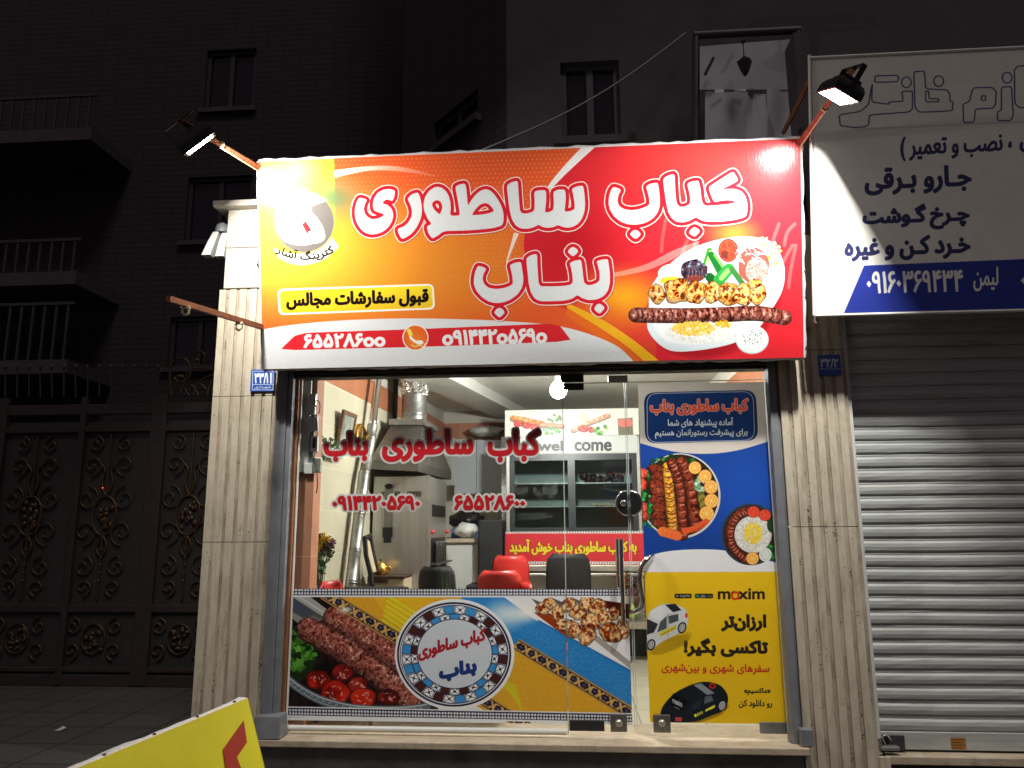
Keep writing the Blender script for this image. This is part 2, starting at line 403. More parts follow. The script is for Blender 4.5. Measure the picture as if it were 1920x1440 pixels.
class Cv:
    """a printed surface; everything is given in photo pixels and laid onto the real rectangle by its homography"""
    def __init__(s, W, H, corners, col):
        s.W, s.H = W, H; s.c3 = corners                   # 3D: top left, top right, bottom right, bottom left
        s.Hm = homog([proj(c) for c in corners], [(0, 0), (W, 0), (W, H), (0, H)])
        s.Hi = np.linalg.inv(s.Hm)
        s.a = np.ones((H, W, 3), np.float32) * np.array(col, np.float32) / 255
        m = s.map([(proj(corners[0])[0] + 50, proj(corners[0])[1] + 50), (proj(corners[0])[0] + 60, proj(corners[0])[1] + 50)])
        s.k = float(np.hypot(*(m[1] - m[0]))) / 10
        yy, xx = np.mgrid[0:H, 0:W]; q = np.stack([xx + .5, yy + .5, np.ones_like(xx)], -1) @ s.Hi.T
        s.px = (q[..., 0] / q[..., 2]).astype(np.float32); s.py = (q[..., 1] / q[..., 2]).astype(np.float32)
    def map(s, p):
        p = np.asarray(p, float); q = np.c_[p, np.ones(len(p))] @ s.Hm.T
        return q[:, :2] / q[:, 2:]
    def blend(s, r, col, alpha=1.0):
        if r is None: return
        y0, y1, x0, x1, m = r
        if isinstance(alpha, np.ndarray): m = m * alpha[y0:y1, x0:x1]
        else: m = m * alpha
        c = col[y0:y1, x0:x1] if isinstance(col, np.ndarray) and col.ndim == 3 else np.array(col, np.float32) / 255
        s.a[y0:y1, x0:x1] += (c - s.a[y0:y1, x0:x1]) * m[..., None]
    def poly(s, p, col, alpha=1.0): s.blend(raster([s.map(p)], s.W, s.H), col, alpha)
    def polys(s, ps, col, alpha=1.0): s.blend(raster([s.map(p) for p in ps], s.W, s.H), col, alpha)
    def line(s, p, w, col, alpha=1.0, closed=False, caps=True): s.blend(raster(strokepolys(s.map(p), w * s.k, closed, caps), s.W, s.H), col, alpha)
    def lines(s, ls, w, col, alpha=1.0, closed=False):
        o = []
        for l in ls: o += strokepolys(s.map(l), w * s.k, closed)
        s.blend(raster(o, s.W, s.H), col, alpha)
    def glow(s, cx, cy, r, col, alpha=1.0, ry=None):
        d = np.sqrt(((s.px - cx) / r) ** 2 + ((s.py - cy) / (ry or r)) ** 2)
        m = np.clip(1 - d, 0, 1); m = (m * m * (3 - 2 * m) * alpha)[..., None]
        s.a += (np.array(col, np.float32) / 255 - s.a) * m
    def text(s, t, x0, y0, x1, y1, col, slope=0, bold=0, outline=(), fa=True, shear=0):
        P = [s.map(p) for p in fit(t, x0, y0, x1, y1, slope, bold / 2, fa, shear)]
        for w, c in outline:
            o = list(P_ for p in P for P_ in strokepolys(p, (w * 2 + bold) * s.k, True)); s._two(P, o, c)
        o = [q for p in P for q in strokepolys(p, bold * s.k, True)] if bold else []
        s._two(P, o, col)
    def _two(s, P, o, col):
        a = raster(P, s.W, s.H); b = raster(o, s.W, s.H) if o else None
        if b is None: return s.blend(a, col)
        m = np.zeros((s.H, s.W), np.float32)
        for r in (a, b):
            if r is not None: m[r[0]:r[1], r[2]:r[3]] = np.maximum(m[r[0]:r[1], r[2]:r[3]], r[4])
        s.blend((0, s.H, 0, s.W, m), col)
    def image(s, name):
        im = bpy.data.images.new(name, s.W, s.H)
        buf = np.ones((s.H, s.W, 4), np.float32); buf[..., :3] = np.clip(s.a[::-1], 0, 1)
        im.pixels.foreach_set(buf.ravel()); im.update(); im.pack()
        return im
    def material(s, name, rough=.35, spec=.5, bump=0, bscale=40, stretch=(1, 1, 1), coat=0, thin=0):
        m = mat(name, (1, 1, 1), rough, spec=spec, bump=bump, bscale=bscale, stretch=stretch, coat=coat)
        nt = m.node_tree; t = nt.nodes.new('ShaderNodeTexImage'); t.image = s.image(name); t.extension = 'EXTEND'
        u = nt.nodes.new('ShaderNodeUVMap'); u.uv_map = 'uv'
        nt.links.new(u.outputs[0], t.inputs[0]); nt.links.new(t.outputs[0], nt.nodes['Principled BSDF'].inputs['Base Color'])
        if thin:                                           # thin printed film: part of the light comes through from behind
            tr = nt.nodes.new('ShaderNodeBsdfTranslucent'); ms = nt.nodes.new('ShaderNodeMixShader'); ms.inputs[0].default_value = thin
            nt.links.new(t.outputs[0], tr.inputs[0]); nt.links.new(nt.nodes['Principled BSDF'].outputs[0], ms.inputs[1]); nt.links.new(tr.outputs[0], ms.inputs[2])
            nt.links.new(ms.outputs[0], nt.nodes['Material Output'].inputs[0])
        return m
UVQ = [(0, 1), (1, 1), (1, 0), (0, 0)]
def vrect(x0, x1, z0, z1, Y):          # top left, top right, bottom right, bottom left of an upright rectangle
    return [V(x0, Y, z1), V(x1, Y, z1), V(x1, Y, z0), V(x0, Y, z0)]
def maskmesh(mb, mask, fn, mi=0):
    """flat mesh of the part of a mask above one half (marching squares, long runs merged)"""
    H, W = mask.shape; ins = mask >= .5
    def lerp(p, q):
        a, b = mask[p[1], p[0]], mask[q[1], q[0]]; t = (.5 - a) / (b - a)
        return (p[0] + (q[0] - p[0]) * t, p[1] + (q[1] - p[1]) * t)
    for y in range(H - 1):
        full = ins[y, :-1] & ins[y, 1:] & ins[y+1, :-1] & ins[y+1, 1:]
        anyc = (ins[y, :-1] | ins[y, 1:] | ins[y+1, :-1] | ins[y+1, 1:]) & ~full
        xs = np.flatnonzero(full)
        if len(xs):
            for run in np.split(xs, np.flatnonzero(np.diff(xs) > 1) + 1):
                a, b = int(run[0]), int(run[-1]) + 1
                mb.face([fn(a, y), fn(b, y), fn(b, y + 1), fn(a, y + 1)], mi)
        for x in np.flatnonzero(anyc):
            x = int(x); c = [(x, y), (x + 1, y), (x + 1, y + 1), (x, y + 1)]; pts = []
            for i in range(4):
                p, q = c[i], c[(i + 1) % 4]; ip, iq = ins[p[1], p[0]], ins[q[1], q[0]]
                if ip: pts.append(p)
                if ip != iq: pts.append(lerp(p, q))
            if len(pts) > 2: mb.face([fn(*p) for p in pts], mi)
# ------------------------------------------------------------------ printed food
def ramp(n, cols):
    """noise -> palette"""
    lo, hi = np.percentile(n, 4), np.percentile(n, 96); t = np.clip((n - lo) / (hi - lo + 1e-6), 0, .999) * (len(cols) - 1)
    c = np.array(cols, np.float32) / 255; i = t.astype(int); f = (t - i)[..., None]
    return c[i] * (1 - f) + c[np.minimum(i + 1, len(cols) - 1)] * f
def ncol(cv, cols, scale, seed): return ramp(fbm(cv.W, cv.H, scale * 1.6 * cv.k, seed, 4, .6), cols).astype(np.float32)
def lump(cx, cy, rx, ry, seed, rot=0, jit=.12, n=14):
    r = np.random.default_rng(seed); t = np.linspace(0, 2*math.pi, n, endpoint=False); k = 1 + r.uniform(-jit, jit, n)
    x = rx*np.cos(t)*k; y = ry*np.sin(t)*k; c, s = math.cos(rot), math.sin(rot)
    return spline(np.stack([cx + x*c - y*s, cy + x*s + y*c], 1), 4, True)
MEAT = [(42,16,14),(96,42,34),(150,78,62),(122,54,44),(196,130,112),(100,44,38),(225,180,165)]
MEATR = [(60,16,10),(120,44,26),(158,66,40),(110,40,24),(185,92,60)]
CHICK = [(90,26,10),(190,78,26),(236,150,50),(245,196,96),(250,222,150),(214,110,40),(252,232,180)]
def kebab(cv, path, w, seed, cols=MEAT, scale=3.0, crimps=0):
    p = spline(path, 8); a = ncol(cv, cols, scale, seed)
    for i, (f, b) in enumerate([(1, .45), (.9, .7), (.76, .88), (.6, 1.0), (.38, 1.12)]):
        cv.line(p + np.array([0, -w * .05 * i]), w * f, np.clip(a * b, 0, 1))
    if crimps:
        idx = np.linspace(1, len(p) - 2, crimps).astype(int)
        for j in idx:
            d = p[j + 1] - p[j - 1]; d = d / (np.hypot(*d) + 1e-6); n = np.array((-d[1], d[0]))
            cv.line([p[j] - n*w*.42 - d*w*.16, p[j] + d*w*.02, p[j] + n*w*.42 - d*w*.14], w*.09, (48,20,18), .75)
            cv.line([p[j] - n*w*.30 + d*w*.16, p[j] + n*w*.1 + d*w*.2], w*.10, (226,180,168), .6)
def piece(cv, cx, cy, rx, ry, seed, cols=CHICK, scale=4, rot=0, jit=.14):
    a = ncol(cv, cols, scale, seed)
    for f, b in ((1, .5), (.9, .85), (.72, 1.04)):
        cv.poly(lump(cx, cy - ry * .06 * (1 - f) * 6, rx * f, ry * f, seed, rot, jit), np.clip(a * b, 0, 1), .95)
    r = np.random.default_rng(seed + 7)
    for _ in range(4):
        q = r.uniform(-.5, .5, 2); cv.poly(lump(cx + q[0]*rx, cy + q[1]*ry, rx*r.uniform(.1,.24), ry*r.uniform(.08,.2), int(r.integers(999)), r.uniform(0,3), .35), (92,30,18), .75)
def tomato(cv, cx, cy, rx, ry, seed=0, cols=((120,10,8),(196,28,16),(222,52,30))):
    a = ncol(cv, cols, rx * .8, seed)
    cv.poly(lump(cx, cy, rx, ry, seed, 0, .07), np.clip(a * .6, 0, 1)); cv.poly(lump(cx, cy - ry*.06, rx*.88, ry*.86, seed, 0, .07), a)
    r = np.random.default_rng(seed)
    for _ in range(9):
        q = r.uniform(-.6, .6, 2); w = r.uniform(.05, .14)
        cv.poly(lump(cx + q[0]*rx, cy + q[1]*ry*.9, rx*w*1.6, ry*w*.7, int(r.integers(99)), r.uniform(0,3), .3), (250,190,170), .7)
def slice_(cv, cx, cy, rx, ry, rind=(236,140,30), flesh=(245,176,66), pith=(252,222,160), n=8):
    cv.poly(ell(cx, cy, rx, ry), rind); cv.poly(ell(cx, cy, rx*.88, ry*.88), pith); cv.poly(ell(cx, cy, rx*.8, ry*.8), flesh)
    for i in range(n):
        t = 2*math.pi*i/n + .3; cv.line([(cx, cy), (cx + rx*.8*math.cos(t), cy + ry*.8*math.sin(t))], rx*.07, pith, .9)
def herb(cv, cx, cy, rx, ry, n, seed, cols=((16,52,14),(36,104,30),(72,150,48),(120,184,80)), size=5):
    r = np.random.default_rng(seed)
    for i in range(n):
        t = r.uniform(0, 6.28); q = math.sqrt(r.uniform(0, 1)); x = cx + rx*q*math.cos(t); y = cy + ry*q*math.sin(t)
        c = cols[min(int(i / n * len(cols) + r.uniform(-.8, .8)) % len(cols) if i else 0, len(cols) - 1)]
        s = size * r.uniform(.6, 1.2); o = r.uniform(0, 6.28); m = int(r.integers(3, 6)); pts = []
        for j in range(m * 2):
            k = s if j % 2 == 0 else s * .5; u = o + math.pi * j / m + r.uniform(-.15, .15)
            pts.append((x + k*math.cos(u), y + k*math.sin(u)*.85))
        cv.poly(chaikin(pts, 3, .25), tuple(np.clip(np.array(c) * r.uniform(.75, 1.25), 0, 255)), .95)
def rice(cv, cx, cy, rx, ry, n, seed, cols=((250,248,238),(232,230,220),(214,212,204)), L=4.5, w=1.3):
    r = np.random.default_rng(seed)
    for g in range(len(cols) * 3):
        ls = []
        for _ in range(n // (len(cols) * 3)):
            t = r.uniform(0, 6.28); q = math.sqrt(r.uniform(0, 1)); x = cx + rx*q*math.cos(t); y = cy + ry*q*math.sin(t); a = r.uniform(0, 3.14)
            ls.append([(x - L/2*math.cos(a), y - L/2*math.sin(a)), (x + L/2*math.cos(a), y + L/2*math.sin(a))])
        cv.lines(ls, w, cols[g % len(cols)], .9)

def rrect(q, r, n=6):
    out = []; q = [np.array(p, float) for p in q]
    for i in range(4):
        a, b, c = q[i - 1], q[i], q[(i + 1) % 4]; u = (a - b) / np.hypot(*(a - b)) * r; v = (c - b) / np.hypot(*(c - b)) * r
        for k in range(n + 1):
            t = k / n; out.append((1-t)**2*(b + u) + 2*t*(1-t)*b + t*t*(b + v))
    return np.array(out)
# ------------------------------------------------------------------ print: the main shop sign
SG = dict(x0=-1.882, x1=1.362, z0=2.468, z1=3.716, yt=-.45, yb=-.20)
SIGN_C = [V(SG['x0'], SG['yt'], SG['z1']), V(SG['x1'], SG['yt'], SG['z1']), V(SG['x1'], SG['yb'], SG['z0']), V(SG['x0'], SG['yb'], SG['z0'])]
def paint_sign():
    c = Cv(1760, 700, SIGN_C, (232, 92, 48))
    # orange field: yellow in the lower left middle, red orange towards the top and the bottom
    c.glow(690, 500, 420, (238,160,48), 1.0, 200); c.glow(560, 470, 280, (240,176,60), .8, 170); c.glow(860, 490, 240, (230,140,50), .6, 150)
    # halftone dots
    dots = []
    for j in range(30):
        for i in range(100):
            x = 486 + i * 8.2 + (j % 2) * 4.1; y = 275 + j * 8.2 - .03 * (x - 990)
            if x < 1120 and y < 560: dots.append(ell(x, y, 1.7, n=8))
    m = np.clip((520 - c.py) / 240, 0, .5) + np.clip((c.px - 800) / 500, 0, .25) * (c.py < 590)
    c.polys(dots, (250,150,90), (m * .9).astype(np.float32))
    # red field on the right
    red = np.concatenate([spline([(1140,240),(1060,322),(1005,392),(984,440),(985,480),(1000,525),(1040,570),(1110,600),(1180,640),(1240,700)], 10), [(1560,720),(1560,220)]])
    c.poly(red, (218, 44, 54))
    c.glow(1080, 470, 130, (190,28,40), .75, 130); c.glow(1300, 300, 260, (236,70,62), .7, 170)
    low = np.clip((c.py - (520 + .25*np.abs(c.px - 1150))) / 120, 0, 1) * (c.px > 985)
    c.poly(red, (226, 92, 46), (low * .55 * (c.px < 1230)).astype(np.float32))
    c.glow(1165, 560, 130, (246,176,36), .95, 80); c.glow(1110, 600, 120, (232,100,46), .6, 60)
    c.glow(1375, 440, 70, (248,170,60), .7, 45); c.glow(1460, 620, 120, (214,40,48), .6, 120)
    # light swooshes
    c.poly(np.concatenate([spline([(1108,258),(1068,300),(1034,340),(1022,360)], 8), spline([(1036,352),(1070,318),(1135,258)], 8)]), (244,240,236))
    c.poly([(964,436),(973,438),(958,474),(950,496),(949,490)], (240,225,215))
    tr = np.clip(1 - (c.px - 640) / 200, 0, .75).astype(np.float32)
    c.poly(np.concatenate([spline([(624,320),(690,312),(750,313),(820,330)], 8), spline([(822,333),(750,322),(690,321),(624,335)], 8)]), (252,236,220), tr)
    c.poly(np.concatenate([spline([(1150,512),(1210,496),(1262,470),(1310,452)], 8), spline([(1310,460),(1262,486),(1210,508),(1150,520)], 8)]), (250,220,200), .45)
    r = np.random.default_rng(5)
    for x0, y0, sx, sy in ((1240,452,8,-40),(1276,470,26,-44),(1300,455,14,-30),(1440,470,20,-50),(1460,500,26,-40),(1478,520,14,-60),(1470,440,20,-20)):
        c.line(spline([(x0, y0 + 20), (x0 + sx*.3, y0 + sy*.2), (x0 + sx, y0 + sy)], 6), 6, (252,226,200), .22)
    # yellow and orange ribbons at the bottom right
    c.poly(np.concatenate([spline([(1060,566),(1130,600),(1190,640),(1252,690)], 8), spline([(1222,690),(1170,646),(1120,612),(1064,578)], 8)]), (244,180,40))
    c.poly(np.concatenate([spline([(1064,579),(1118,612),(1168,648),(1216,690)], 8), spline([(1196,690),(1160,660),(1110,624),(1060,592)], 8)]), (236,112,40))
    # white wave and the red telephone band
    WHT = (228, 231, 232)
    wave = spline([(470,622),(540,610),(640,601),(760,597),(880,599),(960,603),(1030,609),(1080,619),(1130,636),(1165,655),(1200,690)], 8)
    c.poly(np.concatenate([wave, [(1200,720),(470,720)]]), WHT); 
    c.poly(chaikin([(525,657),(552,630),(575,624),(760,618),(1028,607),(1050,611),(1072,640),(800,650)], 1, .1), (222,44,52))
    c.poly(ell(779,633,24.5), (248,246,244)); c.poly(ell(779,633,22.5), (236,110,48)); c.glow(779,640,22,(242,170,60),.5)
    c.line(spline([(768,622),(771,634),(782,642),(790,643)], 6), 4.5, (250,248,240)); c.line([(767,620),(770,627)], 7.5, (246,226,90)); c.line([(784,642),(790,642)], 7.5, (250,248,240))
    c.line(spline([(772,646),(778,650),(786,647),(794,650),(797,644)], 6), 1.6, (246,230,150))
    c.text('۶۵۵۲۸۶oo', 569, 625, 723, 652, (244,246,246), -.02, 3.4, fa=False)
    c.text('o۹۱۴۴۲o۵۶۹o', 829, 617, 1026, 646, (244,246,246), -.022, 3.4, fa=False)
    # yellow label
    pill = rrect([(521,542),(813,532),(816,580),(523,591)], 11)
    c.poly(pill, (252,250,240)); c.poly(rrect([(525,545.5),(810,535.5),(812,577),(527,587.5)], 9), (240,196,44)); 
    c.poly(rrect([(525,545.5),(810,535.5),(812,577),(527,587.5)], 9), (246,226,50), np.clip(1 - (c.py - 535 + (c.px-800)*.034) / 40, 0, 1).astype(np.float32))
    c.text('قبول سفارشات مجالس', 537, 545, 804, 578, (30,20,18), -.03, 3.2)
    # round emblem with a cook holding a cleaver, and its ribbon
    c.poly([(508,290),(626,290),(630,400),(508,410)], (232,220,60), .9); c.glow(626, 372, 90, (96,120,84), .9, 60); c.glow(560, 320, 60, (248,240,120), .8)
    c.glow(540, 440, 110, (250,200,70), .6, 80)
    c.poly(ell(571,417,59), (250,226,70)); c.poly(ell(571,417,56.5), (108,102,98)); c.poly([(560,361),(590,362),(616,376),(585,387),(560,392)], (222,218,214))
    c.poly(chaikin([(548,360),(566,350),(584,360),(586,380),(584,398),(592,404),(606,424),(612,446),(602,456),(560,462),(530,452),(520,430),(530,410),(548,398),(546,378)], 2), (250,248,244))
    for l in ([(536,425),(531,443),(545,452)],[(560,430),(550,448),(549,456)],[(592,415),(598,440)],[(551,456),(570,461),(590,457)]): c.line(spline(l, 5), 1.0, (120,110,104))
    c.poly([(567,421),(574,415),(585,432),(577,439)], (214,40,44)); c.line([(581,436),(592,450)], 4, (236,234,230))
    rib = np.concatenate([spline([(512,465),(540,474),(570,476),(600,468),(624,446)], 6), spline([(637,463),(610,486),(573,497),(545,494),(523,484)], 6)])
    c.poly(rib, (232,222,196)); c.poly(rib, (250,248,240), np.clip(1 - np.abs(c.px - 570)/62, 0, 1).astype(np.float32))
    P = fit('کترینگ آشار', 0, 0, 1, 1); Q = []
    for p in P:                                            # bend the words along the ribbon
        u = p[:, 0]; th = (u - .5) * 1.02; rr = 1 - p[:, 1]
        cx, cy, R0 = 573, 372, 97
        Q.append(np.stack([cx + np.sin(th) * (R0 + 20 * (1 - rr) ) * 1.0, cy + np.cos(th) * (R0 + 20 * (1 - rr)) * 1.02], 1))
    o = [q for p in Q for q in strokepolys(c.map(p), 1.6 * c.k, True)]; c._two([c.map(p) for p in Q], o, (38,34,34))
    # the shop name, traced letter by letter
    def T(s, ox, oy, P): return [chaikin(np.array(p, float) / s + (ox, oy), 2, .2) for p in P]
    z1 = lambda P: [(x / 8 + 640, y / 8 + 300) for x, y in P]
    z2 = lambda P: [(x / 7.385 + 860, y / 7.385 + 300) for x, y in P]
    z3 = lambda P: [(x / 6.4 + 1120, y / 6.4 + 300) for x, y in P]
    z4 = lambda P: [(x / 6.4 + 870, y / 6.4 + 440) for x, y in P]
    name = [
      z1([(275,565),(395,600),(360,660),(345,740),(355,800),(400,860),(470,895),(550,885),(620,855),(645,830),(630,810),(560,790),(500,765),(480,720),(480,650),(500,570),(550,500),(620,455),(700,440),(760,445),(810,465),(805,550),(770,628),(720,602),(675,600),(640,625),(622,657),(690,675),(745,715),(780,780),(785,850),(765,930),(715,1010),(640,1075),(540,1115),(440,1122),(350,1090),(280,1020),(230,930),(208,830),(212,730),(235,640)]),
      z1([(995,585),(1060,520),(1155,490),(1190,570),(1210,680),(1215,790),(1195,890),(1140,1010),(1060,1110),(980,1165),(915,1192),(870,1130),(845,1040),(940,1000),(1010,940),(1055,860),(1065,780),(1045,690)]),
      z1([(1245,760),(1237,660),(1260,560),(1310,480),(1380,425),(1440,405),(1510,420),(1570,465),(1615,540),(1640,640),(1645,740),(1635,840),(1780,835),(1770,740),(1740,560),(1710,410),(1760,375),(1865,355),(1885,500)])
      + z2([(130,640),(170,570),(230,490),(300,430),(370,405),(430,420),(490,470),(560,570),(610,680),(625,780),(620,860),(600,910),(480,945),(300,965),(100,980)])
      + z1([(1540,1068),(1450,1140),(1370,1185),(1310,1110),(1280,1000),(1360,965),(1300,890)]),
      z2([(665,355),(730,310),(820,288),(828,420),(840,600),(850,700),(880,740),(950,742),(1030,715),(1050,680),(1052,580),(1045,440),(1110,420),(1210,420),(1215,540),(1205,640),(1195,728),(1260,720),(1310,690),(1318,600),(1310,440),(1380,410),(1475,410),(1485,520),(1475,640),(1465,715),(1540,712),(1605,680),(1605,600),(1585,480),(1565,400),(1640,365),(1725,355),(1740,460),(1752,600),(1745,700),(1715,800),(1660,880),(1590,925),(1510,940),(1440,930),(1380,900),(1300,935),(1220,940),(1150,925),(1105,895),(1050,930),(960,955),(860,950),(790,910),(740,830),(710,720),(690,580)]),
      z3([(785,230),(840,190),(925,168),(930,300),(938,430),(950,520),(985,565),(1050,562),(1110,530),(1115,460),(1100,380),(1075,285),(1140,258),(1215,250),(1235,350),(1245,450),(1260,520),(1300,555),(1420,545),(1560,535),(1675,510),(1620,490),(1560,482),(1480,490),(1400,510),(1365,430),(1330,330),(1420,270),(1520,205),(1625,140),(1660,190),(1690,250),(1600,300),(1485,355),(1560,350),(1660,350),(1730,380),(1775,440),(1797,520),(1800,600),(1780,685),(1660,720),(1500,740),(1350,745),(1250,730),(1180,685),(1110,730),(1030,752),(950,745),(890,700),(850,630),(825,520),(805,380)]),
      z3([(190,320),(290,355),(250,430),(242,500),(265,555),(320,590),(410,605),(510,590),(600,555),(625,530),(620,460),(600,380),(582,318),(640,285),(725,272),(740,370),(750,480),(748,560),(720,640),(660,710),(570,760),(470,780),(370,775),(280,745),(200,680),(150,600),(132,520),(140,430),(160,370)]),
      z3([(385,895),(420,850),(460,838),(500,860),(525,895),(460,958)]), z3([(1092,875),(1130,825),(1165,808),(1205,825),(1232,860),(1165,928)]),
      z4([(165,372),(225,385),(270,410),(235,470),(222,530),(240,590),(290,635),(380,652),(480,640),(560,610),(588,580),(580,500),(565,430),(548,365),(610,335),(685,325),(695,400),(712,500),(710,580),(690,650),(640,720),(560,780),(470,815),(380,822),(300,805),(220,755),(150,680),(118,600),(118,520),(135,440)]),
      z4([(358,938),(390,890),(430,875),(470,900),(492,935),(428,1000)]),
      z4([(745,285),(800,245),(878,228),(880,350),(890,500),(895,580),(920,620),(1050,620),(1200,615),(1280,600),(1305,570),(1300,480),(1285,400),(1265,340),(1330,310),(1405,300),(1420,400),(1430,500),(1440,570),(1475,605),(1530,605),(1595,580),(1628,545),(1625,450),(1605,370),(1590,320),(1650,300),(1728,293),(1740,380),(1752,480),(1750,590),(1725,680),(1670,745),(1590,780),(1500,788),(1420,765),(1360,725),(1300,770),(1200,795),(1050,800),(920,800),(850,770),(800,690),(775,580),(760,430)]),
      z4([(1240,205),(1275,160),(1308,146),(1350,165),(1375,205),(1308,268)]), z4([(1555,895),(1590,840),(1625,828),(1665,850),(1690,885),(1625,955)])]
    holes = [z1([(1362,670),(1385,630),(1430,607),(1480,620),(1510,660),(1520,720),(1500,780),(1480,818),(1430,780),(1385,730)]),
             z2([(180,768),(230,690),(300,620),(370,597),(420,615),(470,670),(492,710),(420,740),(320,758)])]
    N_ = [c.map(chaikin(p, 2, .18)) for p in name]; H_ = [c.map(chaikin(p, 2, .18)) for p in holes]
    def full(r):
        m = np.zeros((c.H, c.W), np.float32)
        if r is not None: m[r[0]:r[1], r[2]:r[3]] = r[4]
        return m
    fill = full(raster(N_, c.W, c.H)) * (1 - full(raster(H_, c.W, c.H)))
    def grow(w):
        st = full(raster([q for p in N_ + H_ for q in strokepolys(p, w * 2 * c.k, True)], c.W, c.H))
        return np.maximum(fill, st)
    A = (0, c.H, 0, c.W)
    sh = np.roll(grow(8.2), (2, 2), (0, 1)); c.blend((*A, sh), (120,40,30), .45)
    c.blend((*A, grow(7.9)), (250,236,226)); c.blend((*A, grow(6.1)), (216,36,50)); c.blend((*A, fill), (228,231,232))
    # the plate
    for k in range(6): c.poly(ell(1338, 568 + k, 128 + k, 93 + k, -.35), (120,16,24), .10)
    plate = spline([(1216,575),(1220,540),(1250,500),(1300,465),(1360,447),(1415,445),(1452,462),(1470,500),(1466,545),(1440,590),(1415,622),(1370,645),(1300,658),(1250,655),(1215,620)], 8, True)
    c.poly(plate, (224,236,240)); c.poly(spline([(1222,580),(1230,545),(1262,508),(1310,478),(1362,462),(1420,462),(1452,490),(1454,540),(1420,600),(1360,634),(1300,646),(1250,640),(1226,615)], 8, True), (240,246,247))
    herb(c, 1425, 475, 40, 28, 60, 3, ((150,190,70),(190,214,110),(222,230,170),(236,240,210)), 8)
    c.poly(lump(1258,512,26,17,2,-.2,.05), (250,246,220)); c.poly(lump(1256,526,20,7,2,-.1,.05), (240,200,60))
    for l, w, col in (([(1318,512),(1330,470)],10,(60,140,50)),([(1321,510),(1332,472)],5,(200,220,140)),([(1333,478),(1352,515)],12,(30,110,44)),([(1340,478),(1358,505)],5,(120,190,90)),([(1330,520),(1340,530)],16,(24,90,36)),([(1348,525),(1366,505)],20,(44,150,60)),([(1352,522),(1364,508)],9,(140,200,110)),([(1372,505),(1390,530)],10,(60,120,60))): c.line(l, w, col)
    slice_(c, 1365, 470, 19, 22, (190,40,30), (214,64,44), (226,92,64), 6); c.poly(lump(1358,478,8,8,3,0,.3), (90,44,36), .8)
    c.poly(lump(1412,498,29,34,4,0,.05), (222,84,74)); c.poly(lump(1418,508,22,22,5,0,.08), ncol(c, [(240,190,180),(226,110,96),(250,226,214)], 3, 9))
    r = np.random.default_rng(11)
    for _ in range(34):
        x, y, a = r.uniform(1374, 1424), r.uniform(450, 492), r.uniform(-.2, 1.2); L = r.uniform(8, 18)
        c.line(spline([(x, y), (x + L*.5*math.cos(a), y + L*.5*math.sin(a) - 3), (x + L*math.cos(a), y + L*math.sin(a))], 4), 1.7, ((244,220,232),(226,160,190),(252,244,246))[int(r.integers(3))], .9)
    c.poly(lump(1301,508,25,22,6,.1,.06), ncol(c, [(16,14,24),(40,36,58),(96,60,60),(24,20,32),(150,160,190)], 5, 4)); c.poly(lump(1302,522,16,7,6,0,.2), (150,60,40), .7)
    for i in range(5): c.line(spline([(1284 + i*6, 496 + i), (1292 + i*6, 506), (1290 + i*7, 520)], 4), 1.0, (170,180,210), .5)
    for i, (x, y, rx, ry) in enumerate([(1232,552,16,20),(1270,546,26,24),(1306,548,22,22),(1336,548,19,22),(1366,552,21,22),(1393,554,22,22),(1420,552,17,20),(1414,532,14,9)]): piece(c, x, y, rx, ry, 20 + i, CHICK, 3.2)
    kebab(c, [(1192,591),(1240,592),(1300,592),(1360,590),(1420,588),(1470,596)], 27, 31, MEAT, 3, 15)
    rice(c, 1318, 624, 70, 20, 700, 8); rice(c, 1300, 616, 40, 13, 420, 9, ((248,196,36),(240,160,30),(250,220,110)))
    rice(c, 1356, 608, 16, 6, 80, 10, ((248,196,36),(240,160,30)))
    c.poly(ell(1410,637,31,27), (196,200,204)); c.poly(ell(1410,636,30,26), (238,242,244)); c.poly(ell(1409,632,25,19), (246,248,248))
    r = np.random.default_rng(3)
    c.polys([ell(1409 + r.uniform(-20,20), 632 + r.uniform(-14,14), .8, 1.4, r.uniform(0,3), 6) for _ in range(60)], (60,76,60), .8)
    # faint print grain
    c.a *= 1 + (fbm(c.W, c.H, 3, 4, 2)[..., None] - .5) * .05
    return c

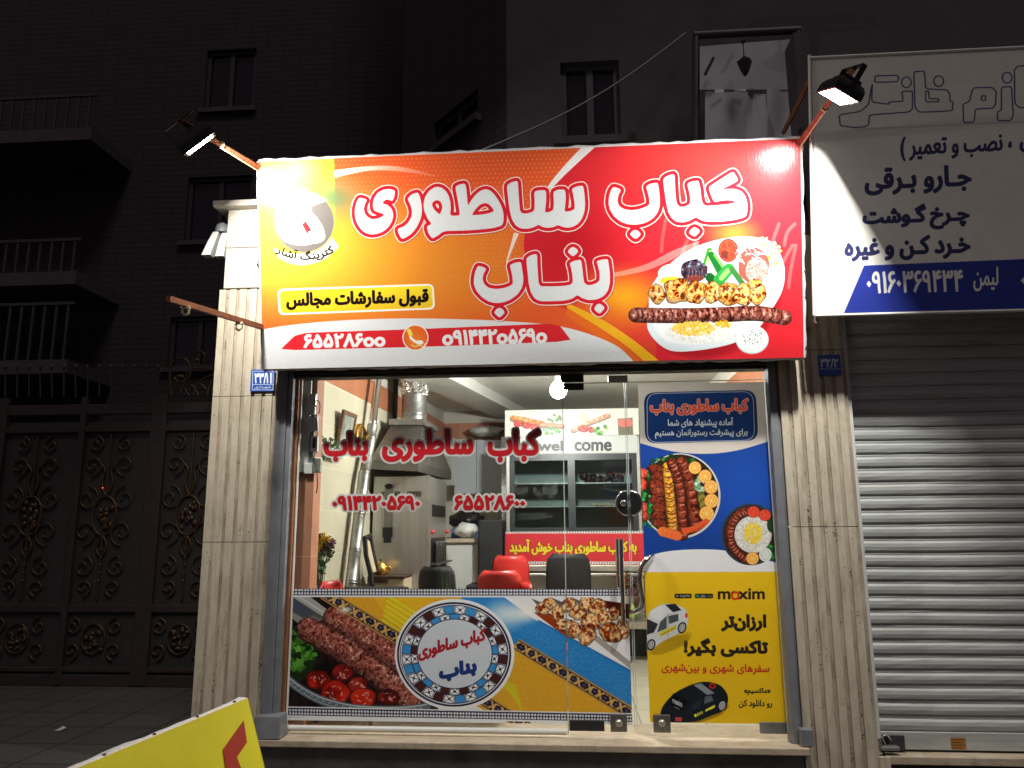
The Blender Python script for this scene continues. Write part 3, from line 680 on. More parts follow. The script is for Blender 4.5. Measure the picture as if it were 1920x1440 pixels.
# ------------------------------------------------------------------ print: banner on the lower window
GLY = .10
BAN = dict(x0=-1.735, x1=.322, z0=.372, z1=1.137)
def paint_banner():
    c = Cv(1280, 476, vrect(BAN['x0'], BAN['x1'], BAN['z0'], BAN['z1'], GLY - .006), (232,236,238))
    ta = math.tan(R(28))
    # yellow fields with a faint damask
    c.poly([(610,1118),(900,1118),(1280,1330),(1280,1345),(930,1345),(530,1112)], (226,168,44))
    d = []
    for j in range(16):
        for i in range(52): d.append(ell(620 + i*12.5 + (j % 2)*6, 1122 + j*14.5, 1.6, n=6))
    c.polys(d, (240,200,90), .55)
    c.poly([(700,1118),(815,1118),(800,1180),(735,1170)], (236,192,34), .6)
    for k in range(7):
        c.line([(728 - k*2, 1118 + k*9), (784 - k*3, 1152 + k*9)], 4.2, (226,224,40), .9); c.line([(925 + k*9 - 14, 1262 + k*6), (967 + k*2, 1287 + k*8)], 4.2, (214,206,40), .9)
    # blue band and white corner
    c.poly([(862,1112),(1190,1112),(1190,1300),(1184,1324),(960,1205),(880,1160)], (44,134,206))
    r = np.random.default_rng(2)
    for x, y, q in ((992,1182,16),(1020,1188,15),(1042,1205,15),(960,1172,14),(1100,1230,30),(1070,1240,22),(1160,1276,20),(1165,1300,18),(1130,1262,20),(1010,1214,20)):
        c.line(ell(x, y, q, q*.8), 1.6, (84,160,222), .5, True); c.line(ell(x, y, q*.5, q*.4), 1.4, (84,160,222), .5, True)
        for k in range(6): c.line([(x, y), (x + q*math.cos(k*1.05), y + q*.8*math.sin(k*1.05))], 1.2, (84,160,222), .4)
    c.poly([(935,1112),(1190,1112),(1190,1262),(1062,1192),(1000,1160)], (238,238,240))
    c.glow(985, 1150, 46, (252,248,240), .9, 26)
    c.line([(936,1113),(1000,1150),(1185,1252)], 1.6, (250,250,252)); c.line([(1010,1164),(1190,1262)], 3, (34,96,170), .8)
    # kebab corner at the left
    c.poly([(530,1112),(612,1112),(760,1212),(830,1345),(530,1345)], ncol(c, [(18,12,12),(40,24,22),(14,10,10)], 14, 3))
    c.poly([(530,1112),(575,1112),(625,1158),(600,1175),(530,1150)], (92,86,84))
    for q, col in ((((540,1114),(572,1112),(626,1152),(612,1160)),(176,180,176)),(((535,1134),(545,1132),(612,1166),(606,1174)),(112,116,122)),(((534,1148),(545,1146),(580,1166),(570,1178)),(150,152,150)),(((530,1120),(548,1118),(590,1150),(580,1160),(530,1136)),(70,78,92))): c.poly(q, col, .9)
    c.line([(556,1116),(612,1152)], 1.5, (230,232,228), .8)
    c.poly(ell(555,1226,38,52), (26,44,18)); herb(c, 556, 1216, 30, 44, 46, 5, ((24,60,14),(40,96,24),(70,136,40),(98,164,60)), 13); herb(c, 588, 1220, 22, 18, 22, 6, ((24,60,14),(56,120,30),(84,150,50)), 8)
    kebab(c, [(606,1176),(680,1214),(740,1266),(800,1300)], 26, 12, [(30,10,10),(92,36,34),(130,58,52),(60,22,24)], 2.2)
    kebab(c, [(626,1158),(690,1198),(745,1240),(800,1290)], 42, 14, MEAT, 2.2); kebab(c, [(577,1180),(650,1222),(720,1272),(776,1318)], 44, 15, MEAT, 2.2)
    for i, (x, y, rx, ry) in enumerate([(597,1274,24,18),(642,1262,20,17),(671,1284,19,15),(629,1300,29,24),(680,1310,25,20),(728,1308,20,16)]):
        tomato(c, x, y, rx, ry, 40 + i, ((110,12,8),(196,34,18),(220,58,34)) if i in (0, 3, 4) else ((60,10,12),(126,20,20),(160,40,34)))
    rim = spline([(534,1268),(560,1290),(600,1312),(650,1326),(700,1331),(760,1331),(800,1326)], 8)
    c.line(rim, 15, (92,104,112)); c.line(rim + np.array([0, -5.]), 2, (196,206,212)); c.line(rim + np.array([0, 5.]), 2, (150,162,170))
    for i in range(3, len(rim) - 2, 2): c.line([rim[i] + (-4, 3), rim[i] + (0, -2), rim[i] + (4, 2)], 1.4, (180,192,198), .8)
    # diagonal arabesque borders
    def border(a, b, w):
        a, b = np.array(a, float), np.array(b, float); d = (b - a) / np.hypot(*(b - a)); n = np.array((-d[1], d[0])); L = np.hypot(*(b - a))
        c.line([a, b], w + 5, (196,150,74), caps=False); c.line([a, b], w, (212,170,96), caps=False)
        for s in (-1, 1): c.line([a + n*s*w*.5, b + n*s*w*.5], 1.6, (40,36,50), caps=False)
        i = 0; t = w * .6
        while t < L:
            p = a + d * t
            big = i % 2 == 0
            for k in range(6 if big else 5):
                u = k * 2*math.pi / (6 if big else 5); c.poly(ell(*(p + d*math.cos(u)*w*(.36 if big else .22) + n*math.sin(u)*w*.22), w*.2, n=12), (36,32,52))
            c.poly(ell(*p, w*.28, n=14), (44,40,66)); c.poly(ell(*p, w*.1, n=10), (110,104,130))
            m = p + d * w * .68
            for s in (-1, 1): c.poly([m + n*s*w*.46 - d*w*.18, m + n*s*w*.46 + d*w*.18, m + n*s*w*.16], (36,32,52))
            t += w * 1.36; i += 1
    border((606,1112), (772,1212), 17); border((968,1208), (1190,1342), 17); border((905,1312), (990,1364), 17)
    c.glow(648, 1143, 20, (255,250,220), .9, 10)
    # grilled chicken at the right
    c.poly([(1000,1148),(1064,1196),(1064,1176),(1032,1150)], (156,62,26)); c.line([(1120,1198),(1185,1250)], 10, (150,140,134), .8)
    c.poly([(1120,1124),(1190,1134),(1190,1165),(1150,1150)], (82,20,16))
    for x, y in ((996,1122),(1035,1121),(1074,1121)): c.poly([(x, y), (x + 20, y + 8), (x + 34, y + 26), (x + 22, y + 24)], (92,96,98))
    CH2 = [(120,40,14),(206,110,44),(240,196,132),(250,228,186),(226,150,80),(150,56,20)]
    for i, (x, y, q) in enumerate([(1020,1140,15),(1032,1132,13),(1047,1150,15),(1066,1134,16),(1085,1148,18),(1056,1172,16),(1075,1180,18),(1100,1130,18),(1120,1140,19),(1108,1166,20),(1135,1158,17),(1150,1150,14),(1100,1192,20),(1078,1182,14),(1146,1186,22),(1168,1172,14),(1172,1186,12)]):
        piece(c, x, y, q, q*.82, 60 + i, CH2, 5, i * .7, .12)
    # the mosaic roundel
    cx, cy, rx, ry = 852.5, 1227, 112, 104
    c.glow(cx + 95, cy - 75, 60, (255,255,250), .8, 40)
    c.poly(ell(cx, cy, rx, ry, n=80), (240,242,244)); c.poly(ell(cx - 1, cy, rx - 5, ry - 6, n=80), (26,26,52)); c.poly(ell(cx - 1, cy, rx - 8.5, ry - 9.5, n=80), (236,238,240)); c.line(ell(cx - 1, cy, rx - 11, ry - 12, n=80), 1.3, (26,26,52), 1, True)
    K = 28
    for ring, (a, b) in enumerate(((.885, .74), (.735, .615))):
        n_ = K if ring == 0 else K - 2
        for k in range(n_):
            t0 = 2*math.pi*k/n_; t1 = 2*math.pi*(k + 1)/n_; e = .012
            q = [(cx + rx*f*math.cos(t), cy + ry*f*math.sin(t)) for t, f in ((t0 + e, a), (t1 - e, a), (t1 - e, b), (t0 + e, b))]
            kind = (k + ring) % 4; sec = (k // 4 + ring) % 2
            if kind in (1, 3):
                c.poly(q, (240,242,244)); c.line([q[0], q[2]], .9, (30,30,40)); c.line([q[1], q[3]], .9, (30,30,40)); m = np.mean(q, 0); c.poly(ell(*m, 2.4, n=10), (24,40,36))
            else: c.poly(q, (62,150,214) if sec else (74,34,26))
            c.line(q, 1.1, (24,28,70), 1, True)
    c.poly(ell(cx, cy - 1, rx*.635, ry*.635, n=70), (26,30,70)); c.poly(ell(cx, cy - 1, rx*.62, ry*.62, n=70), (212,220,228))
    c.text('کباب ساطوری', 784, 1193, 911, 1224, (170,26,40), -.27, 2.6); c.text('بناب', 823, 1240, 894, 1274, (28,56,126), -.20, 4.6)
    # chequered strips of small flowers
    for yl, yr, h in ((1109.5, 1110.5, 15), (1335, 1356, 15)):
        f = lambda x: yl + (x - 550) * (yr - yl) / 625
        if yl > 1300: f = lambda x: 1334.5 + (x - 545) * .0195
        c.poly([(530, f(530) - h/2 - 2.5), (1190, f(1190) - h/2 - 2.5), (1190, f(1190) + h/2 + 2.5), (530, f(530) + h/2 + 2.5)], (234,236,238))
        c.poly([(530, f(530) - h/2), (1190, f(1190) - h/2), (1190, f(1190) + h/2 - 1), (530, f(530) + h/2 - 1)], (28,30,58))
        P = []; Q = []
        for i in range(60):
            x = 547 + i * 11.2; y = f(x)
            for dx, dy in ((-3, -3), (3, -3), (-3, 3), (3, 3)): P.append(ell(x + dx, y + dy, 2.35, n=10))
            Q.append(ell(x, y, 1.3, n=8))
        c.polys(P, (226,230,234)); c.polys(Q, (90,92,104))
    c.a *= 1 + (fbm(c.W, c.H, 2.5, 6, 2)[..., None] - .5) * .05
    return c

# ------------------------------------------------------------------ print: tall poster on the right door
PST = dict(x0=.424, x1=1.198, z0=.388, z1=2.382)
def paint_poster():
    c = Cv(560, 1440, vrect(PST['x0'], PST['x1'], PST['z0'], PST['z1'], GLY - .006), (26,66,150))
    c.glow(1400, 930, 130, (32,84,190), .8, 130)
    top = np.concatenate([[(1180,700),(1445,700),(1440,828)], spline([(1440,828),(1380,845),(1320,851),(1260,846),(1196,830)], 8)])
    c.poly(top, (206,198,190))
    c.poly(rrect([(1207,736),(1417,731),(1422,826),(1210,832)], 22), (20,44,92)); 
    c.line(rrect([(1213,738),(1412,734),(1415,825),(1214,830)], 20), 1.4, (196,204,220), .9, True)
    c.poly(rrect([(1215,739),(1410,735),(1412,824),(1216,829)], 19), (24,58,116))
    c.text('کباب ساطوری بناب', 1219, 748, 1403, 778, (226,84,56), -.015, 2.4, outline=[(1.1, (236,190,180))])
    c.text('آماده پیشنهاد های شما', 1252, 783, 1375, 803, (226,230,234), -.01, .9); c.text('برای پیشرفت رستورانمان هستیم', 1228, 804, 1402, 822, (226,230,234), -.01, .9)
    c.poly(np.concatenate([[(1200,1080),(1200,1045)], spline([(1204,1046),(1250,1034),(1310,1030),(1370,1034),(1460,1056)], 8), [(1470,1080)]]), (236,236,240))
    c.poly([(1196,1073),(1470,1072),(1500,1400),(1190,1400)], (240,196,30))
    # tray of kebabs
    tx, ty, trx, try_ = 1275, 930, 76, 80
    c.poly(ell(tx, ty, trx, try_, n=60), (214,210,204)); c.poly(ell(tx - 1, ty - 1, trx - 3, try_ - 3, n=60), (46,34,24))
    herb(c, 1262, 868, 44, 14, 60, 4, ((20,60,24),(34,94,34),(60,120,50)), 6); herb(c, 1214, 930, 12, 46, 40, 8, ((20,90,40),(40,150,70),(70,180,90)), 6); herb(c, 1216, 968, 16, 24, 26, 9, ((20,110,50),(40,160,80)), 7)
    for x, y in ((1205,888),(1204,908),(1205,952),(1206,968)): tomato(c, x, y, 10, 11, int(y), ((150,30,16),(214,66,40),(230,90,60)))
    for i in range(8): piece(c, 1229 + i*.8 + (i % 2)*3, 880 + i*14.5, 15, 10, 80 + i, MEATR, 2.6, .2)
    YEL = [(150,60,10),(226,130,20),(246,180,40),(250,206,90),(214,100,20)]
    kebab(c, [(1251,876),(1255,920),(1259,960),(1262,990)], 19, 91, YEL, 2.6, 14)
    kebab(c, [(1259,868),(1272,900),(1278,950),(1281,1004)], 19, 92, MEATR, 2.6, 12); kebab(c, [(1278,866),(1292,900),(1298,940),(1303,982)], 21, 93, MEATR, 2.8, 7)
    herb(c, 1312, 908, 9, 14, 30, 12, ((150,196,150),(110,170,110),(190,220,190)), 5)
    for i in range(5): c.poly(ell(1314 + i*1.5, 928 + i*6, 8, 5, -.9), ((110,100,40),(150,140,60))[i % 2])
    for x, y, q in ((1303,877,12),(1322,893,12.5),(1333,913,13),(1334,939,13.5),(1325,963,14)): slice_(c, x, y, q, q)
    c.line(spline([(1284,996),(1305,990),(1324,978)], 6), 11, (226,92,48)); c.line(spline([(1290,1000),(1308,992),(1322,982)], 6), 2, (190,60,30))
    for i in range(4): c.poly(ell(1244 + i*8, 997 + i*2.4, 11, 9, .3), (240,130 - i*6,60)); c.line(ell(1244 + i*8, 997 + i*2.4, 11, 9, .3), 1, (200,90,40), .7, True)
    # bowl of rice
    bx, by, brx, bry = 1408, 1002, 56, 58
    c.poly(ell(bx, by, brx, bry, n=60), (58,72,84)); c.poly(ell(bx, by, brx - 3, bry - 3, n=60), (36,48,58)); c.poly(ell(bx + 1, by, brx - 7, bry - 8, n=60), (52,40,28))
    kebab(c, [(1402,958),(1382,968),(1370,990),(1370,1015),(1380,1035),(1396,1048)], 17, 95, MEATR, 2.2, 17)
    c.poly(ell(1412,1002,35,35), (206,204,200)); rice(c, 1412, 1002, 34, 34, 700, 14, L=3.6, w=1.1); rice(c, 1412, 1000, 18, 20, 330, 15, ((246,210,30),(250,224,60),(236,190,20)), 3.4, 1.2)
    for x, y in ((1413,960),(1434,966)): slice_(c, x, y, 11.5, 11, (200,40,26), (226,70,44), (236,110,80), 5)
    c.poly(ell(1448,985,10,14), (40,70,40)); herb(c, 1446, 1036, 8, 16, 18, 16, ((30,100,40),(50,140,60)), 6); c.poly(ell(1435,1040,12,13), (226,230,222)); c.line(ell(1435,1040,8,9), 1, (190,200,190), .8, True); slice_(c, 1411, 1047, 12, 12)
    # taxi advert
    c.text('maxim', 1346, 1103, 1434, 1124, (38,30,26), 0, 1.6, fa=False); P = fit('maxim', 1346, 1103, 1434, 1124, 0, .8, False)
    c.poly(ell(1378.5,1117,7.6,8), (240,196,30)); c.line(ell(1378.5,1117,6.2,6.6), 3.4, (216,52,34), 1, True); c.line([(1385,1110),(1385,1123)], 3.2, (216,52,34))
    for x0, x1 in ((1265,1297), (1303,1337)): c.poly(chaikin([(x0,1113),(x1,1113),(x1,1122),(x0,1122)], 2, .1), (44,38,34))
    c.poly([(1268,1115),(1273,1117.5),(1268,1120)], (150,160,170)); c.text('Google Play', 1275, 1115, 1294, 1120.5, (206,206,206), 0, .2, fa=False)
    c.poly(ell(1308,1117.5,2.6), (40,170,90)); c.text('بازار', 1313, 1114.5, 1322, 1121, (226,226,226), 0, .3); c.text('دریافت از', 1324, 1115.5, 1335, 1120, (190,190,190), 0, .1)
    ink = (46,36,30)
    c.text('ارزان\u200cتر', 1352, 1152, 1437, 1184, ink, 0, 3.4); c.text('تاکسی بگیر!', 1282, 1197, 1440, 1232, ink, .01, 3.4)
    c.text('سفرهای شهری و بین\u200cشهری', 1240, 1244, 1443, 1264, (200,54,30), .012, 1.0)
    c.text('«ماکسیم»', 1395, 1290, 1445, 1304, ink, 0, .9); c.text('رو دانلود کن', 1385, 1312, 1448, 1328, ink, .01, .9)
    # white car
    for k in range(5): c.poly(lump(1258, 1206 + k, 46 - k*2, 12, 3, -.42, .05), (150,116,20), .14)
    c.poly(chaikin([(1212,1150),(1238,1133),(1262,1131),(1284,1140),(1291,1153),(1289,1172),(1283,1184),(1268,1190),(1234,1207),(1224,1219),(1213,1222)], 2), (216,218,222))
    c.poly([(1213,1160),(1234,1170),(1226,1186),(1213,1190)], (50,52,56)); c.poly(chaikin([(1214,1152),(1238,1135),(1264,1133),(1280,1144),(1250,1152),(1236,1165)], 1), (232,234,236)); c.poly([(1247,1134),(1266,1132),(1278,1144),(1262,1148)], (44,48,52))
    c.poly([(1238,1166),(1250,1155),(1250,1178),(1232,1186)], (78,88,92)); c.poly([(1253,1155),(1272,1151),(1272,1164),(1255,1170)], (78,88,92)); c.line([(1252,1150),(1253,1196)], .9, (130,132,136))
    c.poly([(1237,1186),(1268,1171),(1268,1179),(1237,1195)], (230,214,50)); c.line([(1240,1190),(1266,1177)], 1.2, (70,60,40), .7); c.poly(ell(1287,1154,2.4,5), (200,60,40))
    for x, y in ((1221,1209),(1279,1177)): c.poly(ell(x, y, 8, 11, .3), (34,34,36)); c.poly(ell(x, y, 5.4, 8, .3), (186,190,194)); c.line(ell(x, y, 3, 5, .3), 1, (110,114,118), .8, True)
    # black car
    for k in range(6): c.poly(lump(1312, 1338 + k*.5, 56 - k*2, 15, 4, -.25, .05), (130,98,16), .16)
    c.poly(chaikin([(1238,1352),(1239,1328),(1262,1300),(1296,1283),(1322,1277),(1350,1283),(1364,1300),(1366,1316),(1356,1334),(1330,1343),(1310,1352),(1280,1356)], 2), (24,32,40))
    c.poly([(1300,1284),(1314,1281),(1340,1300),(1326,1303)], (140,148,158)); c.poly([(1262,1300),(1292,1314),(1280,1334),(1254,1322)], (12,14,18)); c.text('maxim', 1261, 1312, 1279, 1322, (222,226,230), .5, .4, fa=False)
    c.line([(1264,1325),(1274,1330)], 1, (190,190,190), .8)
    c.poly([(1322,1306),(1334,1304),(1338,1314),(1320,1320)], (92,104,108)); c.poly([(1296,1322),(1316,1310),(1314,1322),(1300,1332)], (40,50,58)); c.line(ell(1336,1286,5,4), 2.4, (206,40,44), 1, True)
    for q in ([(1301,1340),(1317,1333),(1318,1338),(1303,1345)], [(1323,1330),(1341,1321),(1340,1327),(1322,1335)]): c.poly(q, (226,222,70))
    c.text('TAXI', 1305, 1336, 1316, 1341, (40,40,30), -.4, .2, fa=False)
    c.poly(ell(1355,1322,8.5,11,.25), (20,22,24)); c.poly(ell(1354,1323,6,8.5,.25), (176,180,184)); c.line(ell(1354,1323,3.4,5,.25), 1, (110,114,118), .8, True)
    c.poly([(1266,1345),(1279,1345),(1278,1353),(1266,1352)], (196,70,70))
    c.a *= 1 + (fbm(c.W, c.H, 3, 8, 2)[..., None] - .5) * .04
    return c

# ------------------------------------------------------------------ print: neighbouring appliance repair sign
NS = dict(x0=1.420, x1=3.70, z0=at(1530, 588, -.30).z, z1=at(1525, 112, -.58).z, yt=-.58, yb=-.30)
NS_C = [V(NS['x0'], NS['yt'], NS['z1']), V(NS['x1'], NS['yt'], NS['z1']), V(NS['x1'], NS['yb'], NS['z0']), V(NS['x0'], NS['yb'], NS['z0'])]
def paint_neighbour():
    c = Cv(1300, 900, NS_C, (222,220,212))
    c.poly([(1620,498),(2300,470),(2300,640),(1560,640)], (32,48,140))
    ink = (34,38,84)
    # big outlined word
    Z = lambda P: [(x/4.5 + 1600, y/4.5 + 100) for x, y in P]
    OUT = [Z([(510,155),(600,150),(610,300),(790,308),(815,345),(815,400),(840,410),(835,485),(560,498),(520,460)]), Z([(610,320),(612,410),(720,408),(720,385),(640,382),(635,320)]),
           Z([(925,430),(980,405),(1000,320),(1020,290),(1170,288),(1205,320),(1200,430),(1180,462),(1030,470),(1020,580),(930,585)]), Z([(1082,360),(1115,358),(1115,395),(1082,397)]),
           Z([(1250,285),(1335,280),(1350,520),(1330,565),(1230,570),(1215,555),(1220,490),(1250,480)]), Z([(1358,110),(1640,96),(1660,440),(1400,460),(1362,420)]),
           Z([(185,190),(370,185),(385,205),(370,240),(180,245)]), Z([(160,260),(155,410),(300,430),(305,410),(420,405),(410,320),(500,318),(498,470),(470,495),(135,520),(130,600),(100,620),(0,625),(-110,610),(-120,520),(60,490),(130,430),(150,300)])]
    for p in OUT: c.line(chaikin(p, 1, .1), 2.6, (60,66,112), 1, True)
    for x, y in ((448,245),(720,235),(1298,205)): c.line(ell(x/4.5 + 1600, y/4.5 + 100, 9, 10), 2.6, (60,66,112), 1, True)
    c.line([(1600,243),(2200,215)], 4, (190,188,186), .8)
    c.text('نصب و تعمیر )', 1688, 252, 1880, 298, ink, -.05, 2.6); c.text('فروش ،', 1890, 240, 2010, 285, ink, -.05, 2.6)
    c.text('جـارو بـرقی', 1621, 311, 1822, 364, ink, -.035, 4.4); c.text('چـرخ گـوشت', 1617, 382, 1818, 432, ink, -.035, 4.4); c.text('خـرد کـن و غیره', 1583, 441, 1820, 488, ink, -.03, 4.4)
    c.text('۰۹۱۶۰۳۶۹۴۳۴', 1625, 507, 1806, 549, (232,230,222), -.02, 2.4); c.text('لیمن', 1825, 500, 1872, 546, (232,230,222), -.02, 1.4); c.text('۰۹۱۲۰', 1914, 500, 2010, 545, (232,230,222), -.02, 2.4)
    c.a *= 1 + (fbm(c.W, c.H, 30, 6, 3)[..., None] - .5) * .06
    return c
# ------------------------------------------------------------------ shared materials
M = {}
M['stone'] = stonemat('travertine', (.61,.545,.42), (.47,.405,.30), .7, .8, (3.2,3.2,1.1))
M['stone_dirt'] = stonemat('dirty_travertine', (.54,.47,.37), (.27,.205,.145), 1.0, .8, (2.5,2.5,.8))
M['stone_plain'] = stonemat('marble_slab', (.60,.56,.48), (.44,.40,.33), .15, .3, (1.2,1.2,6))
M['sill'] = stonemat('cream_marble', (.56,.47,.35), (.42,.33,.23), .12, .55, (1.2,3,3))
M['grey_paint'] = mat('grey_paint', (.23,.24,.255), .42, var=.25, vscale=9, bump=.12, bscale=120, rvar=.12)
M['dark_paint'] = mat('dark_paint', (.05,.05,.052), .6, var=.3, vscale=8, bump=.1)
M['riser'] = mat('riser_paint', (.22,.225,.215), .7, var=.45, vscale=5, bump=.3, bscale=50)
M['vinyl'] = mat('white_vinyl', (.72,.71,.70), .4, var=.12, vscale=14, bump=.25, bscale=30)
M['rust'] = mat('red_oxide_steel', (.32,.11,.05), .6, var=.5, vscale=22, bump=.2)
M['steel'] = mat('brushed_steel', (.33,.32,.30), .40, 1.0, var=.22, vscale=5, stretch=(8,8,.6), rvar=.10, bump=.04, bscale=20)
M['chrome'] = mat('chrome', (.72,.72,.72), .12, 1.0)
M['grill'] = mat('grill_steel', (.58,.57,.53), .38, .85, var=.18, vscale=4, stretch=(8,8,.5), rvar=.1, bump=.04, bscale=20)
M['galv'] = mat('galvanised', (.40,.40,.38), .42, .9, var=.35, vscale=26, bump=.1, bscale=40, rvar=.15)
M['alu'] = mat('aluminium', (.55,.53,.48), .4, .85, var=.15, vscale=12)
M['black'] = mat('black_plastic', (.012,.012,.013), .4, var=.3, vscale=10)
M['blackmat'] = mat('black_mat', (.012,.012,.013), .65, var=.3, vscale=10, bump=.1)
M['white'] = mat('white_plastic', (.68,.68,.64), .38, var=.1, vscale=12, bump=.03)
M['redp'] = mat('red_plastic', (.62,.035,.03), .36, var=.12, vscale=6, bump=.05, bscale=150)
M['cream'] = tilemat('cream_tiles', (.63,.585,.43), (.59,.545,.40), (.70,.66,.52), .60, .30, 'YZ', .3, .003)
M['terra'] = tilemat('terracotta_tiles', (.50,.19,.09), (.44,.16,.08), (.55,.36,.24), .30, .60, 'YZ', .35, .003)
M['terrax'] = tilemat('terracotta_tiles_back', (.54,.25,.15), (.47,.20,.12), (.6,.42,.3), .33, .60, 'XZ', .35, .003)
M['pinkx'] = tilemat('rose_tiles', (.46,.24,.17), (.42,.21,.15), (.55,.42,.34), .5, .42, 'XZ', .35, .003)
M['plaster'] = mat('cream_plaster', (.64,.61,.52), .7, var=.08, vscale=4, bump=.1, bscale=70)
M['ceil'] = mat('ceiling_paint', (.68,.69,.65), .45, var=.10, vscale=3, bump=.06, bscale=12)
M['floor'] = tilemat('floor_tiles', (.58,.54,.42), (.55,.50,.39), (.2,.18,.14), .4, .4, 'XY', .3, .004)
M['wood'] = mat('dark_wood', (.05,.028,.016), .5, var=.4, vscale=14, stretch=(1,6,1), bump=.1)
M['wood_orange'] = mat('orange_wood', (.33,.13,.05), .5, var=.35, vscale=18, stretch=(4,4,.5))
M['glass'] = glassmat('clear_glass', refl=.9)
M['edge'] = mat('glass_edge', (.55,.66,.60), .2)
M['brass'] = mat('brass', (.75,.42,.09), .22, 1.0, rvar=.08, vscale=20)
M['paper'] = mat('beige_card', (.62,.52,.34), .8, var=.12)
M['grey_cab'] = mat('pale_grey_laminate', (.56,.59,.63), .35, var=.06, vscale=3)
M['cab'] = mat('white_laminate', (.72,.72,.68), .4, var=.1, vscale=4)
M['leaf'] = mat('leaf', (.06,.14,.035), .5, var=.5, vscale=40)
M['yellowf'] = mat('yellow_petals', (.80,.58,.02), .6, var=.25, vscale=60)
M['mauve'] = mat('mauve_petals', (.32,.16,.22), .6, var=.3, vscale=60)
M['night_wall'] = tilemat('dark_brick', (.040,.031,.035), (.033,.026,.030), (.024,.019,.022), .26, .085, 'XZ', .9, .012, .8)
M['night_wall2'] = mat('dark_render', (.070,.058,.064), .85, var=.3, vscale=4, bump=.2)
M['night_glass'] = mat('unlit_window', (.012,.012,.016), .12)
M['night_frame'] = mat('window_frame', (.040,.036,.040), .5)
M['bronze'] = mat('dark_bronze', (.11,.065,.036), .45, .6, var=.4, vscale=30, bump=.15)
M['gate'] = mat('gate_brown', (.042,.028,.027), .55, var=.3, vscale=10, bump=.1)
M['gatep'] = mat('gate_sheet', (.036,.033,.032), .6, var=.3, vscale=8)
M['asphalt'] = None

# ------------------------------------------------------------------ setting: paving
def paving():
    m = tilemat('paving', (.085,.080,.072), (.070,.066,.060), (.035,.032,.028), .42, .42, 'XY', .8, .01, .6)
    nt = m.node_tree; b = nt.nodes['Principled BSDF']
    tc = nt.nodes.new('ShaderNodeTexCoord'); n = nt.nodes.new('ShaderNodeTexNoise'); n.inputs['Scale'].default_value = 38; n.inputs['Detail'].default_value = 6
    nt.links.new(tc.outputs['Object'], n.inputs[0]); bp = nt.nodes.new('ShaderNodeBump'); bp.inputs['Strength'].default_value = 1.0; bp.inputs['Distance'].default_value = .03
    nt.links.new(n.outputs['Fac'], bp.inputs['Height']); nt.links.new(bp.outputs[0], b.inputs['Normal'])
    g = MB(); g.grid([[V(x, y, .13) for x in (-60, 60)] for y in (-60, 60)], 0, False)
    tag(g.build('pavement', m), None, None, kind='structure')
paving()

# ------------------------------------------------------------------ the kebab shop
SH = thing('kebab_shop', 'lit kebab shop behind a wide glass front with a cream marble sill', 'shop', (0, 0, .13))
FZ = .30                                        # floor of the shop
WL = lambda y: -1.77 + .0577 * (y - .12)        # left wall, slightly out of square
b = MB(); b.box((-1.88, -.075, .262), (1.275, .42, .302)); sill = b.build('sill', M['sill'], SH, bevel=.006)
b = MB(); b.box((-1.86, -.02, .10), (1.25, .3, .260)); b.build('riser', M['riser'], SH)
b = MB(); b.box((-2.0, .42, .05), (2.0, 4.9, .300)); b.build('floor', M['floor'], SH)
def wallstrip(name, m, z0, z1, off=0):
    b = MB(); y0, y1 = .30, 4.60
    p = [V(WL(y0) - .12, y0, z0), V(WL(y1) - .12, y1, z0), V(WL(y1) + off, y1, z0), V(WL(y0) + off, y0, z0)]
    b.hexa([q for q in (p[0], p[3], p[2], p[1])] + [V(q.x, q.y, z1) for q in (p[0], p[3], p[2], p[1])])
    return b.build(name, m, SH)
wallstrip('side_wall', M['cream'], .30, 2.54); wallstrip('tile_band', M['terra'], 2.54, 2.745, .004); wallstrip('side_wall', M['plaster'], 2.745, 2.95)
for z0, z1, m, n in ((.3, 2.55, 'plaster', 'back_wall'), (2.55, 2.74, 'terrax', 'tile_band'), (2.74, 2.95, 'plaster', 'back_wall')):
    b = MB(); b.box((-1.7, 4.40 - (.004 if n == 'tile_band' else 0), z0), (1.6, 4.6, z1)); b.build(n, M[m], SH)
for z0, z1, m, n in ((.3, 2.50, 'cream', 'side_wall'), (2.50, 2.74, 'terra', 'tile_band'), (2.74, 2.95, 'plaster', 'side_wall')):
    b = MB(); b.box((1.36 - (.004 if n == 'tile_band' else 0), .125, z0), (1.5, 4.6, z1)); b.build(n, M[m], SH)
b = MB(); b.box((-2.0, .125, 2.89), (1.6, 4.6, 3.0)); b.build('ceiling', M['ceil'], SH)
b = MB(); bx = lambda y: -1.12 + .204 * (y - 1.41); cx_ = lambda y: -1.54 + .231 * (y - 1.43)
q = [(cx_(.13), .13), (bx(.13), .13), (bx(4.4), 4.4), (cx_(4.4), 4.4)]
b.hexa([V(x, y, 2.78) for x, y in q] + [V(x, y, 2.889) for x, y in q]); b.build('ceiling_beam', M['ceil'], SH, bevel=.006)
# tiled inner pier beside the glass
b = MB(); b.box((-1.80, .16, .302), (-1.655, .299, 1.93)); b.build('inner_pier', M['terrax'], SH)
b = MB(); b.box((-1.80, .162, 1.932), (-1.657, .299, 2.88)); b.build('inner_pier', M['pinkx'], SH)
